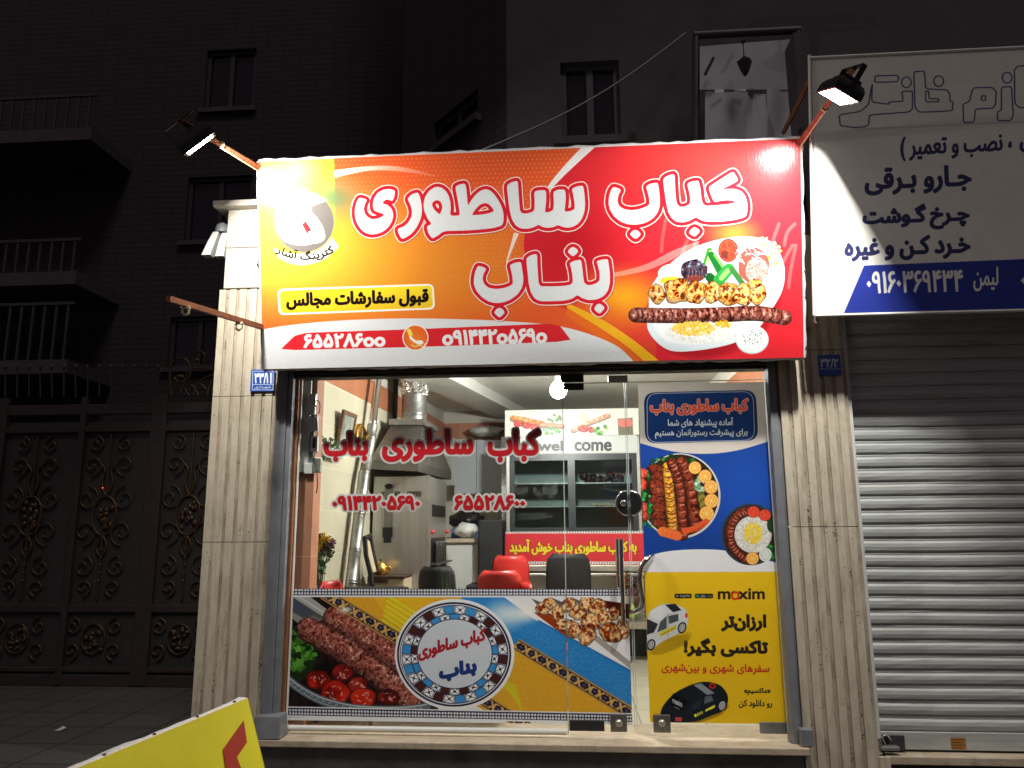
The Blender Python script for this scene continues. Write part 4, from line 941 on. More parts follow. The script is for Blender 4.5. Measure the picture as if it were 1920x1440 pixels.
# metal frame
b = MB(); b.box((-1.868, .0, .30), (-1.800, .12, 2.62)); b.box((-1.797, .012, .30), (-1.766, .12, 2.62)); b.box((-1.8, .03, .3), (-1.797, .12, 2.62)); b.build('frame_post', M['grey_paint'], SH, bevel=.003)
b = MB(); b.box((1.203, .008, .30), (1.248, .12, 2.62)); b.box((1.250, .02, .30), (1.262, .12, 2.62)); b.build('frame_post', M['grey_paint'], SH, bevel=.003)
b = MB(); b.box((-1.765, .02, 2.452), (1.202, .12, 2.62)); b.box((-1.765, .0, 2.475), (1.202, .018, 2.60)); b.build('lintel', M['dark_paint'], SH, bevel=.003)
b = MB(); b.hexa([V(-1.885,-.075,.303),V(-1.715,-.075,.303),V(-1.715,.06,.303),V(-1.885,.06,.303),V(-1.875,-.055,.425),V(-1.72,-.065,.43),V(-1.72,.05,.43),V(-1.875,.05,.425)]); b.build('post_foot', M['grey_paint'], SH, bevel=.005)
b = MB(); b.box((1.235,-.055,.305),(1.30,.0,.395)); b.build('post_foot', M['grey_paint'], SH, bevel=.004)
b = MB(); b.box((-1.764, .06, .30), (-1.745, .098, 2.452)); b.build('wood_strip', M['wood_orange'], SH)
b = MB(); b.tube([V(-1.737, .088, .33), V(-1.737, .088, 2.45)], .008, 8); b.build('edge_trim', M['white'], SH)
# roof and parapet above the shop (behind the sign)
b = MB(); b.box((-2.0, .14, 3.001), (1.7, 4.6, 3.45)); b.box((-1.86, .13, 2.622), (1.25, .16, 3.0)); b.build('roof', M['night_wall2'], SH)
# glazing
b = MB(); b.box((-1.738, GLY, .318), (-.053, GLY + .010, 2.450)); fx = b.build('fixed_pane', M['glass'], SH)
b = MB(); b.box((-.0525, GLY - .001, .318), (-.0475, GLY + .011, 2.45)); b.build('pane_edge', M['edge'], fx)
def door(x0, x1, edge):
    b = MB(); b.box((x0, GLY, .330), (x1, GLY + .010, 2.395)); d = b.build('glass_door', M['glass'], SH)
    b = MB(); b.box((x0, GLY - .001, 2.3955), (x1, GLY + .011, 2.3995)); b.box((edge, GLY - .001, .33), (edge + .0035, GLY + .011, 2.395)); b.build('door_edge', M['edge'], d)
    return d
D1 = door(-.045, .336, .337); D2 = door(.352, 1.196, .3475)
b = MB(); b.box((-.045, GLY + .002, 2.402), (1.2, GLY + .010, 2.45)); b.build('transom_pane', M['glass'], SH)
# locks, patch fittings, handles
def lockhalf(d, x0, x1, side):
    b = MB(); c0 = V(x0 if side < 0 else x1, GLY - .006, 1.645)
    pts = []
    for k in range(17):
        t = math.pi/2 + math.pi * k/16 if side < 0 else -math.pi/2 + math.pi*k/16
        pts.append(V(c0.x + .062*math.cos(t), GLY - .028, c0.z + .066*math.sin(t)))
    b.prism(pts, (0, .022, 0), 0)
    rim = [V(c0.x + .066*math.cos(math.pi/2 + (math.pi*k/16 if side < 0 else -math.pi*k/16)), GLY - .018, c0.z + .070*math.sin(math.pi/2 + (math.pi*k/16 if side < 0 else -math.pi*k/16))) for k in range(17)]
    b.tube(rim, .008, 8, 1)
    if side < 0: b.lathe(V(c0.x - .024, GLY - .028, c0.z), [(.020,0),(.020,.012),(.013,.016),(.006,.018)], 14, 1, V(0,-1,0))
    b.build('door_lock', [M['black'], M['chrome']], d)
lockhalf(D1, .334, .334, -1); lockhalf(D2, .354, .354, 1)
def patch(d, x0, x1, z0, z1, m='alu'):
    b = MB(); b.box((x0, GLY - .022, z0), (x1, GLY - .0005, z1)); p = b.build('patch_fitting', M[m], d, bevel=.003)
    return p
p = patch(D1, .195, .290, .335, .432, 'steel'); b = MB(); b.lathe(V(.243, GLY - .022, .385), [(.021,0),(.021,.010),(.012,.016)], 14, 0, V(0,-1,0)); b.build('bolt', M['alu'], p)
p = patch(D2, .442, .540, .335, .432, 'steel'); b = MB(); b.lathe(V(.490, GLY - .022, .388), [(.021,0),(.021,.010),(.012,.016)], 14, 0, V(0,-1,0)); b.build('bolt', M['alu'], p)
patch(D1, -.043, .160, .338, .395, 'blackmat'); patch(D2, 1.045, 1.196, .338, .398, 'riser'); patch(D1, -.045, .085, 2.352, 2.395, 'blackmat')
b = MB(); b.box((-.06, GLY - .03, 2.402), (.085, GLY - .001, 2.462)); b.build('patch_fitting', M['blackmat'], SH, bevel=.003)
b = MB(); b.box((.24, GLY - .02, 2.392), (.36, GLY - .002, 2.44)); b.build('hinge_plate', M['alu'], SH, bevel=.003)
def straight(d, x, y, za, zb):
    b = MB(); b.tube([V(x, y, za), V(x, y, zb)], .0135, 14)
    for z in (za + .10, zb - .12): b.tube([V(x, y, z), V(x, GLY + .005, z)], .008, 10)
    b.build('door_handle', M['chrome'], d)
straight(D1, .286, GLY - .055, .93, 1.43); straight(D1, .272, GLY + .075, .92, 1.43)
c0 = [V(.475, GLY - .012, 1.330), V(.440, GLY - .060, 1.315), V(.402, GLY - .075, 1.275), V(.388, GLY - .078, 1.215), V(.392, GLY - .078, 1.14), V(.402, GLY - .078, 1.075), V(.392, GLY - .07, 1.035), V(.360, GLY - .05, 1.012), V(.340, GLY - .02, 1.006)]
b = MB(); b.tube([V(*q) for q in spline([tuple(p) for p in c0], 6)], .0155, 14); b.build('door_handle', M['chrome'], D2)
b = MB(); b.tube([V(-1.735, GLY - .03, .334), V(-.06, GLY - .03, .334)], .017, 12); tag(b.build('banner_roller', M['white'], None, (-.9, GLY - .03, .334)), 'white plastic tube lying on the sill below the food banner', 'tube')

# stickers on the glass
def sheet(name, x0, x1, B, m, Y, label, cat):
    b = MB(); u0 = (x0 - B['x0'])/(B['x1'] - B['x0']); u1 = (x1 - B['x0'])/(B['x1'] - B['x0']); t = .0012
    b.face([V(x0, Y, B['z0']), V(x1, Y, B['z0']), V(x1, Y, B['z1']), V(x0, Y, B['z1'])], 0, [(u0,0),(u1,0),(u1,1),(u0,1)])
    return tag(b.build(name, m, None, ((x0+x1)/2, Y, B['z0'])), label, cat)
MB_BAN = paint_banner().material('food_banner_print', .30, .5, .04, 25, thin=.15)
sheet('window_banner', BAN['x0'], -.054, BAN, MB_BAN, GLY - .0060, 'wide food banner with kebabs, tomatoes and a round mosaic shop name on the fixed pane', 'banner')
sheet('window_banner', -.046, BAN['x1'], BAN, MB_BAN, GLY - .0060, 'right end of the food banner with grilled chicken pieces, stuck on the narrow door', 'banner')
sheet('door_poster', PST['x0'], PST['x1'], PST, paint_poster().material('door_poster_print', .34, .5, .03, 25, thin=.17), GLY - .0060, 'tall blue and yellow poster with kebab platters and a taxi advert on the right door', 'poster')
def lettering(name, words, slope, bold, border, label):
    k = 3.0; pad = 14
    x0 = min(w[1] for w in words); y0 = min(w[2] for w in words); x1 = max(w[3] for w in words); y1 = max(w[4] for w in words)
    P = [(p - (x0 - pad, y0 - pad)) * k for w in words for p in fit(w[0], *w[1:5], slope, bold/2)]
    W = int((x1 - x0 + 2*pad) * k); H = int((y1 - y0 + 2*pad) * k)
    def full(r):
        m = np.zeros((H, W), np.float32)
        if r is not None: m[r[0]:r[1], r[2]:r[3]] = r[4]
        return m
    core = np.maximum(full(raster(P, W, H)), full(raster([q for p in P for q in strokepolys(p, bold*k, True)], W, H)))
    out = np.maximum(core, full(raster([q for p in P for q in strokepolys(p, (bold + 2*border)*k, True)], W, H)))
    cx = at((x0+x1)/2, (y0+y1)/2, GLY - .004)
    t = thing(name, label, 'lettering', tuple(cx))
    for nm, msk, Y, m in (('letter_border', out, GLY - .0030, M['white']), ('letter_face', core, GLY - .0046, M['letters'])):
        b = MB(); maskmesh(b, msk, lambda x, y: at(x0 - pad + (x + .5)/k, y0 - pad + (y + .5)/k, Y)); b.build(nm, m, t)
M['letters'] = mat('crimson_vinyl', (.52,.012,.02), .35, var=.08)
lettering('window_lettering', [('بناب', 607, 809, 691, 866), ('ساطوری', 716, 804, 888, 866), ('کباب', 914, 804, 1013, 867)], -.004, 5.6, 3.6, 'large dark red shop name lettering across the upper window')
lettering('window_lettering', [('۰۹۱۴۴۲۰۵۶۹۰', 623, 929, 788, 957)], -.004, 3.8, 3.6, 'red mobile phone number with white edge, longer number at the left of the window')
lettering('window_lettering', [('۶۵۵۲۸۶۰۰', 851, 928, 985, 957)], -.004, 3.8, 3.6, 'shorter red phone number with white edge, in front of the fridge side')

# ------------------------------------------------------------------ stone piers at both sides
def fluted(x0, x1, z0, z1, n, yb, groove, depth):
    """plan outline of a fluted pier: raised ribs and sunk grooves"""
    w = (x1 - x0) / n; pts = [V(x0, yb, 0)]
    for i in range(n):
        a = x0 + i*w; pts += [V(a, 0, 0), V(a + w - groove, 0, 0)] if i == 0 else [V(a, depth, 0), V(a, 0, 0), V(a + w - groove, 0, 0)]
        if i < n - 1: pts += [V(a + w - groove, depth, 0)]
    pts += [V(x1, 0, 0)] if False else [V(x1 - groove, depth, 0), V(x1, depth, 0), V(x1, yb, 0)]
    b = MB(); b.prism([V(p.x, p.y, z0) for p in reversed(pts)], (0, 0, z1 - z0))
    n = len(pts); q = list(reversed(pts))
    for i in range(n):                                     # brown dirt sits in the sunk grooves
        if q[i].y > .001 and q[(i + 1) % n].y < yb - .01 and q[i].y < yb - .01 and q[(i + 1) % n].y > .001: b.m[2 + i] = 1
    return b
PL = thing('stone_pier', 'left travertine pier with a capped plain top, holding the blue number plate', 'pier', (-2.07, 0, .13))
z = .131
for z1 in (1.425, 2.34, 3.055): fluted(-2.288, -1.872, z, z1 - .004, 6, .40, .024, .010).build('shaft', [M['stone'], M['stone_dirt']], PL); z = z1
b = MB(); b.box((-2.262, -.006, 3.058), (-1.876, .40, 3.335)); b.box((-2.262, -.006, 3.339), (-1.876, .40, 3.605)); b.build('upper_slab', M['stone_plain'], PL, bevel=.004)
b = MB(); b.box((-2.345, -.07, 3.607), (-1.80, .46, 3.650)); b.build('coping', M['stone_plain'], PL, bevel=.008)
PR = thing('stone_pier', 'right travertine pier with deep dirty grooves between the poster door and the roller shutter', 'pier', (1.46, 0, .13))
z = .131
for z1 in (1.50, 2.56, 3.30): fluted(1.265, 1.668, z, z1 - .004, 6, .30, .026, .011).build('shaft', [M['stone'], M['stone_dirt']], PR); z = z1
b = MB(); b.box((1.669, .03, .25), (1.692, .30, 3.0)); b.build('edge_strip', M['cab'], PR)
b = MB(); b.box((1.665, -.005, .131), (1.72, .02, .245)); b.build('base_block', M['stone'], PR)

# ------------------------------------------------------------------ the shop sign
SGN = thing('shop_sign', 'large tilted red and orange sign with the white shop name and a kebab plate', 'sign', (-.26, -.2, 2.468))
N_ = (SIGN_C[1] - SIGN_C[0]).cross(SIGN_C[3] - SIGN_C[0]).normalized()
if N_.y > 0: N_ = -N_
def sgp(u, v, d=0): return SIGN_C[0].lerp(SIGN_C[1], u).lerp(SIGN_C[3].lerp(SIGN_C[2], u), v) + N_ * d
rnd = random.Random(4); wav = [(rnd.uniform(3, 14), rnd.uniform(2, 9), rnd.uniform(0, 6), rnd.uniform(.0006, .0022)) for _ in range(7)]
def bulge(u, v):
    e = min(u, 1 - u, v * .5, (1 - v) * .5); f = min(e / .04, 1)
    return f * (.006 + sum(a * math.sin(p*u + q*v + s) for p, q, s, a in wav))
b = MB(); b.grid([[sgp(i/60, j/24, bulge(i/60, j/24)) for i in range(61)] for j in range(25)], 0, True, uv=True)
M_SIGN = paint_sign().material('sign_print', .19, .45, .07, 9, (14, 14, .15))
b.build('printed_face', M_SIGN, SGN)
# white wrap around the edge, ragged where the vinyl is folded back
b = MB(); rnd = random.Random(8)
def edge(pts):
    rows = [[], [], []]
    for u, v, o in pts:
        p = sgp(u, v); j = rnd.uniform(.000, .010)
        rows[0].append(p + N_*.0005); rows[1].append(p + o*(.010 + j) - N_*.006); rows[2].append(p + o*(.006 + j) - N_*.11)
    b.grid(rows, 0, True)
UPV = (SIGN_C[0] - SIGN_C[3]).normalized()
edge([(i/60, 0, UPV) for i in range(61)]); edge([(i/60, 1, -UPV) for i in range(61)]); edge([(0, j/24, V(-1,0,0)) for j in range(25)]); edge([(1, j/24, V(1,0,0)) for j in range(25)])
b.build('vinyl_wrap', M['vinyl'], SGN)
b = MB()
def bar(a, c, r=.014, mi=0):
    a, c = Vector(a), Vector(c); t = (c - a).normalized(); s = t.orthogonal().normalized()*r; w = t.cross(s)
    b.hexa([a-s-w, a+s-w, a+s+w, a-s+w, c-s-w, c+s-w, c+s+w, c-s+w], mi)
for v in (.04, .5, .96): bar(sgp(.012, v, -.06), sgp(.988, v, -.06))
for u in (.01, .25, .5, .75, .99): bar(sgp(u, .03, -.062), sgp(u, .97, -.062))
for u in (.02, .35, .65, .98):
    for v in (.1, .93): bar(sgp(u, v, -.075), V(sgp(u, v).x, .14, sgp(u, v).z), .011)
b.build('steel_frame', M['rust'], SGN)
b = MB(); b.face([sgp(0, 0, -.11), sgp(0, 1, -.11), sgp(1, 1, -.11), sgp(1, 0, -.11)]); b.build('back_sheet', M['dark_paint'], SGN)
for v in (.05, .43, .60, .72, .95):
    b = MB(); b.lathe(sgp(1.003, v, -.004), [(.009,0),(.009,.004),(.004,.008)], 8, 0, V(1,0,0)); b.build('screw', M['alu'], SGN)

# ------------------------------------------------------------------ floodlights on arms
def floodlight(Lp, n, up, root, label, rec):
    n = Vector(n).normalized(); up = Vector(up); s = n.cross(up).normalized(); up = s.cross(n).normalized()
    t = thing('floodlight', label, 'floodlight', tuple(Lp), 'floodlights over the shop sign')
    P = lambda a, c, d: Lp + s*a + up*c + n*d
    w, h = .086, .068
    b = MB()                                             # rim: open box around the lens
    for a0, a1, c0, c1 in ((-w-.012, w+.012, h, h+.012), (-w-.012, w+.012, -h-.012, -h), (-w-.012, -w, -h, h), (w, w+.012, -h, h)):
        b.hexa([P(a0,c0,-.03),P(a1,c0,-.03),P(a1,c1,-.03),P(a0,c1,-.03),P(a0,c0,.006),P(a1,c0,.006),P(a1,c1,.006),P(a0,c1,.006)])
    rows = [[P(a*f, c*f, d) for a, c in ((-w-.012,-h-.012),(w+.012,-h-.012),(w+.012,h+.012),(-w-.012,h+.012))] for f, d in ((1,-.03),(.96,-.045),(.82,-.066),(.5,-.080))]
    b.grid(rows, 0, False, close_u=True); b.face(rows[-1])
    for k in range(7):
        a = -w*.7 + k*w*1.4/6; b.hexa([P(a-.003,-h*.7,-.09),P(a+.003,-h*.7,-.09),P(a+.003,h*.7,-.09),P(a-.003,h*.7,-.09),P(a-.003,-h*.9,-.05),P(a+.003,-h*.9,-.05),P(a+.003,h*.9,-.05),P(a-.003,h*.9,-.05)])
    b.build('housing', M['black'], t)
    b = MB(); e = .013; b.face([P(-.062,-e,-rec),P(.062,-e,-rec),P(.062,e,-rec),P(-.062,e,-rec)]); b.build('lens', M['lamp'] if Lp.x < 0 else M['lamp_right'], t)
    b = MB(); rows = [[P(a, c, d) for a, c in ((-x,-y),(x,-y),(x,y),(-x,y))] for x, y, d in ((w-.001,h-.001,.002),(w*.88,h*.84,-rec*.5),(w*.80,h*.5,-rec-.0015))]; b.grid(rows, 0, False, close_u=True); b.face(rows[-1]); b.build('reflector', M['reflector'], t)
    b = MB()
    for k in (-1, 1): b.hexa([P(k*(w+.014),-.014,-.15),P(k*(w+.018),-.014,-.15),P(k*(w+.018),.014,-.15),P(k*(w+.014),.014,-.15),P(k*(w+.014),-.014,.0),P(k*(w+.018),-.014,.0),P(k*(w+.018),.014,.0),P(k*(w+.014),.014,.0)])
    b.hexa([P(-w-.018,-.014,-.154),P(w+.018,-.014,-.154),P(w+.018,.014,-.154),P(-w-.018,.014,-.154),P(-w-.018,-.014,-.150),P(w+.018,-.014,-.150),P(w+.018,.014,-.150),P(-w-.018,.014,-.150)])
    b.build('yoke', M['black'], t)
    b = MB(); r0, r1 = Vector(root), P(0, 0, -.152); d = (r1 - r0).normalized(); e = d.orthogonal().normalized()*.013; f = d.cross(e)
    b.hexa([r0-e-f, r0+e-f, r0+e+f, r0-e+f, r1-e-f, r1+e-f, r1+e+f, r1-e+f]); b.build('arm', M['rust'], t)
    b = MB(); m_ = r0.lerp(r1, .52); b.lathe(m_ - d*.006, [(.020,0),(.022,.006),(.020,.012)], 10, 0, d)
    b.tube([r0 + V(.0,-.01,-.03), r0.lerp(r1,.3) + V(0,0,-.022), m_ + V(0,0,-.018)], .005, 6); b.build('cable_tie', M['paper'], t)
    return t
M['lamp'] = emit('lamp_led', (1.0, .97, .90), LAMP_W); M['lamp_right'] = emit('lamp_led_right', (1.0, .98, .93), LAMP_W * 1.38); M['reflector'] = mat('lamp_reflector', (.10,.10,.10), .5)
LL = at(374, 270, -.92); fw = ray(374, 270).normalized(); rt = fw.cross(ROT @ V(0,1,0)).normalized(); upc = rt.cross(fw).normalized()
nL = rt*.66 - upc*.75 - fw*.13
floodlight(LL, nL, fw, sgp(.004, .03, -.03), 'black floodlight on a brown arm at the left corner of the shop sign', .022)
LR = at(1572, 180, -1.0)
P1, P2 = at(1535, 296, -.46), at(1700, 606, -.29)
nR = (P1 - LR).cross(P2 - LR).normalized()
if nR.x > 0: nR = -nR
_a = (P2 - P1).normalized(); _w = (P1 - LR) - _a*(P1 - LR).dot(_a); _w.normalize(); _m = (at(1790, 950, .1) - LR); _m -= nR*_m.dot(nR); _m.normalize(); nR = _m*math.sin(R(36)) + nR*math.cos(R(36))
floodlight(LR, nR, _m, sgp(.996, .03, -.03), 'glaring white floodlight at the right corner of the shop sign', .046)
AR = thing('bracket_arm', 'bare brown steel arm without a lamp sticking out below the left floodlight', 'bracket', tuple(sgp(.002, .80, -.03)))
b = MB(); r0 = sgp(.002, .80, -.03); r1 = at(315, 560, -1.0); d = (r1 - r0).normalized(); e = V(.013, 0, 0); f = V(0, 0, .015)
b.hexa([r0-e-f, r0+e-f, r0+e+f, r0-e+f, r1-e-f, r1+e-f, r1+e+f, r1-e+f]); b.build('steel_bar', M['rust'], AR)
for q in (.84, .30):
    c = r0.lerp(r1, q); b = MB(); b.tube([c + V(-.02,0,-.01), c + V(-.018,0,-.05), c + V(0,0,-.062), c + V(.018,0,-.05), c + V(.02,0,-.01)], .007, 8); b.box(tuple(c + V(-.024,-.01,-.024)), tuple(c + V(.024,.01,-.016))); b.build('hook', M['paper'], AR)
b = MB(); p = [at(484,372,-.1), at(486,395,-.03), at(485,440,-.02), at(484,495,-.02), at(487,500,-.03), at(489,508,-.02)]
b.tube([V(*q) for q in spline([tuple(x) for x in p], 6)], .004, 6); b.blob(at(485,497,-.025), (.014,.012,.012), 1, 5, .1); tag(b.build('power_cable', M['black'], None, tuple(p[0])), 'thin black cable hanging down the left pier beside the sign', 'cable')

# camera pair on the left pier
CM = thing('security_camera', 'white twin security camera under a grey dome on the left pier', 'camera', tuple(at(424, 440, 0)))
o = at(417, 432, .05)
b = MB(); b.lathe(o + V(0,0,-.02), [(.045,0),(.046,.03),(.038,.055),(.018,.07),(.002,.074)], 16); b.tube([o + V(0,0,.01), o + V(.07,0,.01)], .018, 10); b.build('dome', M['grey_paint'], CM)
for dx, dz in ((-.032, 0), (.030, -.012)):
    c = o + V(dx, -.01, -.02 + dz); k = -.30 if dx < 0 else -.12
    rows = []
    for f, w in ((0, .020), (.4, .026), (1, .030)): rows.append([c + V(k*.18*f + w*a, w*q*1.1, -.165*f) for a, q in ((-1,-1),(1,-1),(1,1),(-1,1))])
    b = MB(); b.grid(rows, 0, False, close_u=True); b.face(rows[-1]); b.face(list(reversed(rows[0]))); b.build('camera_body', M['white'], CM, bevel=.006)

# number plates
def plate(name, corners, paint, label):
    c = Cv(220, 200, corners, (36,80,170)); paint(c)
    b = MB(); b.face([corners[3], corners[2], corners[1], corners[0]], 0, [(0,0),(1,0),(1,1),(0,1)])
    b.prism([q + V(0,.0015,0) for q in (corners[0], corners[1], corners[2], corners[3])], (0, .006, 0), 1)
    return tag(b.build(name, [c.material(name + '_print', .35), M['alu']], None, tuple(corners[3])), label, 'number plate')
a0 = at(471, 693, -.012); a1 = at(513, 733, -.012)
def pp(c):
    Q = [(474,696),(512,696),(512,731),(473,731)]; c.line(Q, 1.2, (220,226,236), .9, True)
    c.text('۳۳/۱', 477, 699, 503, 719, (236,240,246), 0, 1.4, fa=False); c.line([(508,700),(508,718)], 3, (236,240,246)); c.line([(473,721),(513,721)], 1, (220,226,236)); c.text('شهرداری', 477, 723, 508, 729, (220,226,236), 0, .3)
plate('number_plate', vrect(a0.x, a1.x, a1.z, a0.z, -.012), pp, 'blue house number plate 33/1 on the left pier below the sign corner')
a0 = at(1533, 666, -.012); a1 = at(1578, 703, -.012)
def pp2(c):
    c.text('۳۲/۲', 1538, 672, 1572, 689, (210,216,226), 0, 1.4, fa=False); c.line([(1535,692),(1576,692)], 1, (200,206,216))
plate('number_plate', vrect(a0.x, a1.x, a1.z, a0.z, -.012), pp2, 'dark number plate in the shade on the right pier')
# ------------------------------------------------------------------ the closed shop next door
NB = thing('repair_shop', 'closed appliance repair shop with a dark upper wall behind its white sign', 'shop', (2.6, .2, .13))
b = MB(); b.box((1.70, .0, .205), (4.2, .42, .250)); b.build('sill', M['sill'], NB, bevel=.005)
b = MB(); b.box((1.70, .02, .05), (4.2, .4, .203)); b.build('riser', M['dark_paint'], NB)
b = MB(); b.box((1.71, .30, 2.95), (4.3, .5, 4.9)); b.box((at(1497, 180, .28).x, .28, 3.31), (1.71, .5, 4.9)); b.build('upper_wall', M['night_wall2'], NB)
b = MB(); b.box((1.70, .31, .25), (4.3, .34, 3.0)); b.build('inner_wall', M['dark_paint'], NB)
SHU = thing('roller_shutter', 'closed grey metal roller shutter of the shop next door', 'shutter', (2.6, .1, .25))
M['shutter'] = mat('shutter_zinc', (.55,.57,.55), .5, .15, var=.16, vscale=3, stretch=(.6,1,14), bump=.05, bscale=60, rvar=.1, col2=(.42,.435,.41))
def grime(m, col, lo, hi, amt, stretch, scale):
    nt = m.node_tree; b = nt.nodes['Principled BSDF']; src = b.inputs['Base Color'].links[0].from_socket
    tc = nt.nodes.new('ShaderNodeTexCoord'); mp = nt.nodes.new('ShaderNodeMapping'); mp.inputs['Scale'].default_value = stretch; nt.links.new(tc.outputs['Object'], mp.inputs[0])
    n = nt.nodes.new('ShaderNodeTexNoise'); n.inputs['Scale'].default_value = scale; n.inputs['Detail'].default_value = 9; n.inputs['Roughness'].default_value = .7; nt.links.new(mp.outputs[0], n.inputs[0])
    r = nt.nodes.new('ShaderNodeMapRange'); r.inputs[1].default_value = lo; r.inputs[2].default_value = hi; r.inputs[4].default_value = amt; nt.links.new(n.outputs['Fac'], r.inputs[0])
    x = nt.nodes.new('ShaderNodeMix'); x.data_type = 'RGBA'; x.inputs[7].default_value = (*col, 1); nt.links.new(r.outputs[0], x.inputs[0]); nt.links.new(src, x.inputs[6]); nt.links.new(x.outputs[2], b.inputs['Base Color'])
grime(M['shutter'], (.09,.075,.06), .55, .72, .55, (.7, 1, 6), 2.6); grime(M['shutter'], (.20,.13,.08), .62, .75, .5, (3, 1, 9), 5)
grime(M['riser'], (.06,.055,.05), .5, .7, .6, (1, 1, 2), 4); grime(M['sill'], (.16,.12,.08), .54, .72, .55, (1, 2, 3), 3.5); grime(M['grey_paint'], (.10,.09,.08), .58, .72, .5, (4, 4, .8), 3)
pitch = .0825; rows = []; z = .36; x0, x1 = 1.693, 4.2
rnd = random.Random(9)
while z < 3.0:
    for dz, dy in ((0, .009), (.003, .001), (.010, -.003), (.030, -.006), (.050, -.003), (.058, .002), (.062, .006), (.072, .005), (.0795, .007)):
        rows.append([V(x0 + (x1 - x0)*i/24, .10 + dy + rnd.uniform(-.0008,.0008) + .004*math.sin(i*.9 + z*3)*math.sin(z*2.3 + i*.31)*.5, z + dz + .0015*math.sin(i*.5 + z*7)) for i in range(25)])
    z += pitch
b = MB(); b.grid(rows, 0, False); b.build('slats', M['shutter'], SHU)
b = MB(); b.box((x0, .088, .262), (x1, .118, .357)); b.build('bottom_bar', M['shutter'], SHU, bevel=.004)
b = MB(); a = at(1625, 1385, .08); b.box((1.700, .070, .262), (1.835, .086, .340)); b.box((1.672, .03, .258), (1.70, .09, .336)); b.build('lock_plate', M['dark_paint'], SHU, bevel=.002)
LK = thing('padlock', 'steel padlock on the dark plate at the shutter foot', 'padlock', tuple(at(1668, 1402, .03)))
c = at(1666, 1400, .045)
b = MB(); b.box((c.x-.045, .0, c.z-.012), (c.x+.045, .05, c.z+.010)); b.build('lock_body', M['alu'], LK, bevel=.004)
b = MB(); b.tube([V(c.x-.02,.03,c.z+.01), V(c.x-.03,.05,c.z+.05), V(c.x+.0,.06,c.z+.06), V(c.x+.02,.05,c.z+.03)], .007, 8); b.build('shackle', M['steel'], LK)
a0 = at(1782, 1383, .087); a1 = at(1812, 1405, .087)
def pst(c):
    for k in range(4): c.line([(1784, 1387 + k*5), (1809 - (k % 2)*4, 1387.5 + k*5)], 2.0, (70,40,20), .8)
q = vrect(a0.x, a1.x, a1.z, a0.z, .0862); cc = Cv(90, 70, q, (170,120,50)); pst(cc)
b = MB(); b.face([q[3], q[2], q[1], q[0]], 0, [(0,0),(1,0),(1,1),(0,1)]); b.face([p + V(0,.001,0) for p in (q[0], q[1], q[2], q[3])])
tag(b.build('advert_sticker', cc.material('advert_print', .5), None, tuple(q[3])), 'small brown advert sticker on the shutter bottom bar', 'sticker')
NSG = thing('shop_sign', 'white repair shop sign with blue lettering and a blue phone strip, half in shade', 'sign', (2.6, -.14, NS['z0']))
b = MB(); b.face([NS_C[3], NS_C[2], NS_C[1], NS_C[0]], 0, [(0,0),(1,0),(1,1),(0,1)]); b.build('printed_face', paint_neighbour().material('repair_sign_print', .5, bump=.05, bscale=6), NSG)
n2 = (NS_C[1] - NS_C[0]).cross(NS_C[3] - NS_C[0]).normalized(); n2 = n2 if n2.y < 0 else -n2
b = MB(); P_ = [p - n2*.003 for p in (NS_C[3], NS_C[2], NS_C[1], NS_C[0])]; b.prism(P_, -n2*.07, 0); b.build('sign_box', M['cab'], NSG)
b = MB(); e0, e1 = NS_C[0], NS_C[3]; b.tube([e0 + V(-.012,0,.03), e1 + V(-.012,0,-.01)], .010, 8); b.tube([e1 + V(-.012,0,-.012), NS_C[2] + V(0,0,-.012)], .009, 8); b.tube([e0 + V(-.012,0,.012), NS_C[1] + V(0,0,.012)], .009, 8)
b.build('edge_trim', M['white'], NSG)
b = MB(); bar(e1 + V(.02,.06,-.02), V(1.49,.29,2.70), .012); b.build('bracket', M['rust'], NSG)
b = MB(); bar(e0 + V(.02,.07,-.05), V(1.49,.29,4.15), .012); b.build('bracket', M['rust'], NSG)
b = MB(); b.tube([e1 + V(-.01,.0,-.01), e1 + V(-.012,0,-.05), e1 + V(-.002,0,-.055)], .003, 6); b.build('hook', M['alu'], NSG)

# ------------------------------------------------------------------ leaning yellow board in the foreground
a = at(465, 1308, -1.6); a2 = V(a.x - .245, -2.75, a.z - .045); bt = V(a.x + .235, -1.6, .131); bt2 = V(a2.x + .235, -2.75, .131)
BD = thing('sign_board', 'yellow sign board with a red chevron leaning in the left foreground', 'sign', tuple((bt + bt2)/2))
nb = (bt - a).cross(a2 - a).normalized(); nb = nb if nb.x > 0 else -nb
th = .085
b = MB(); b.prism([bt, bt2, a2, a], -nb*.004, 0); b.build('printed_face', mat('yellow_vinyl', (.80,.73,.025), .4, var=.10, vscale=5, bump=.03, bscale=8), BD)
b = MB(); rows = []
rnd = random.Random(3)
pts = [(bt, a), (a, a2)]
for s0, s1 in pts:
    rr = [[], [], [], []]
    for i in range(25):
        p = s0.lerp(s1, i/24); up_ = V(0,0,1) if s0 is a else V(0,.9,.1); j = rnd.uniform(-.006,.006)
        rr[0].append(p + nb*.001 - up_*.002); rr[1].append(p + up_*(.006 + j*.5) - nb*.012); rr[2].append(p + up_*(.008 - j) - nb*(.05 + j)); rr[3].append(p + up_*.002 - nb*th)
    b.grid(rr, 0, True)
b.face([bt - nb*th, bt2 - nb*th, a2 - nb*th, a - nb*th]); b.build('vinyl_wrap', M['vinyl'], BD)
b = MB()
ch = [atplane(x, y, a, nb) + nb*.003 for x, y in ((456,1351.5),(462,1392),(443,1420),(470,1490),(430,1500),(417,1406))]
b.face(ch); b.face([p - nb*.002 for p in reversed(ch)]); b.build('chevron', mat('red_vinyl', (.42,.035,.02), .4), BD)
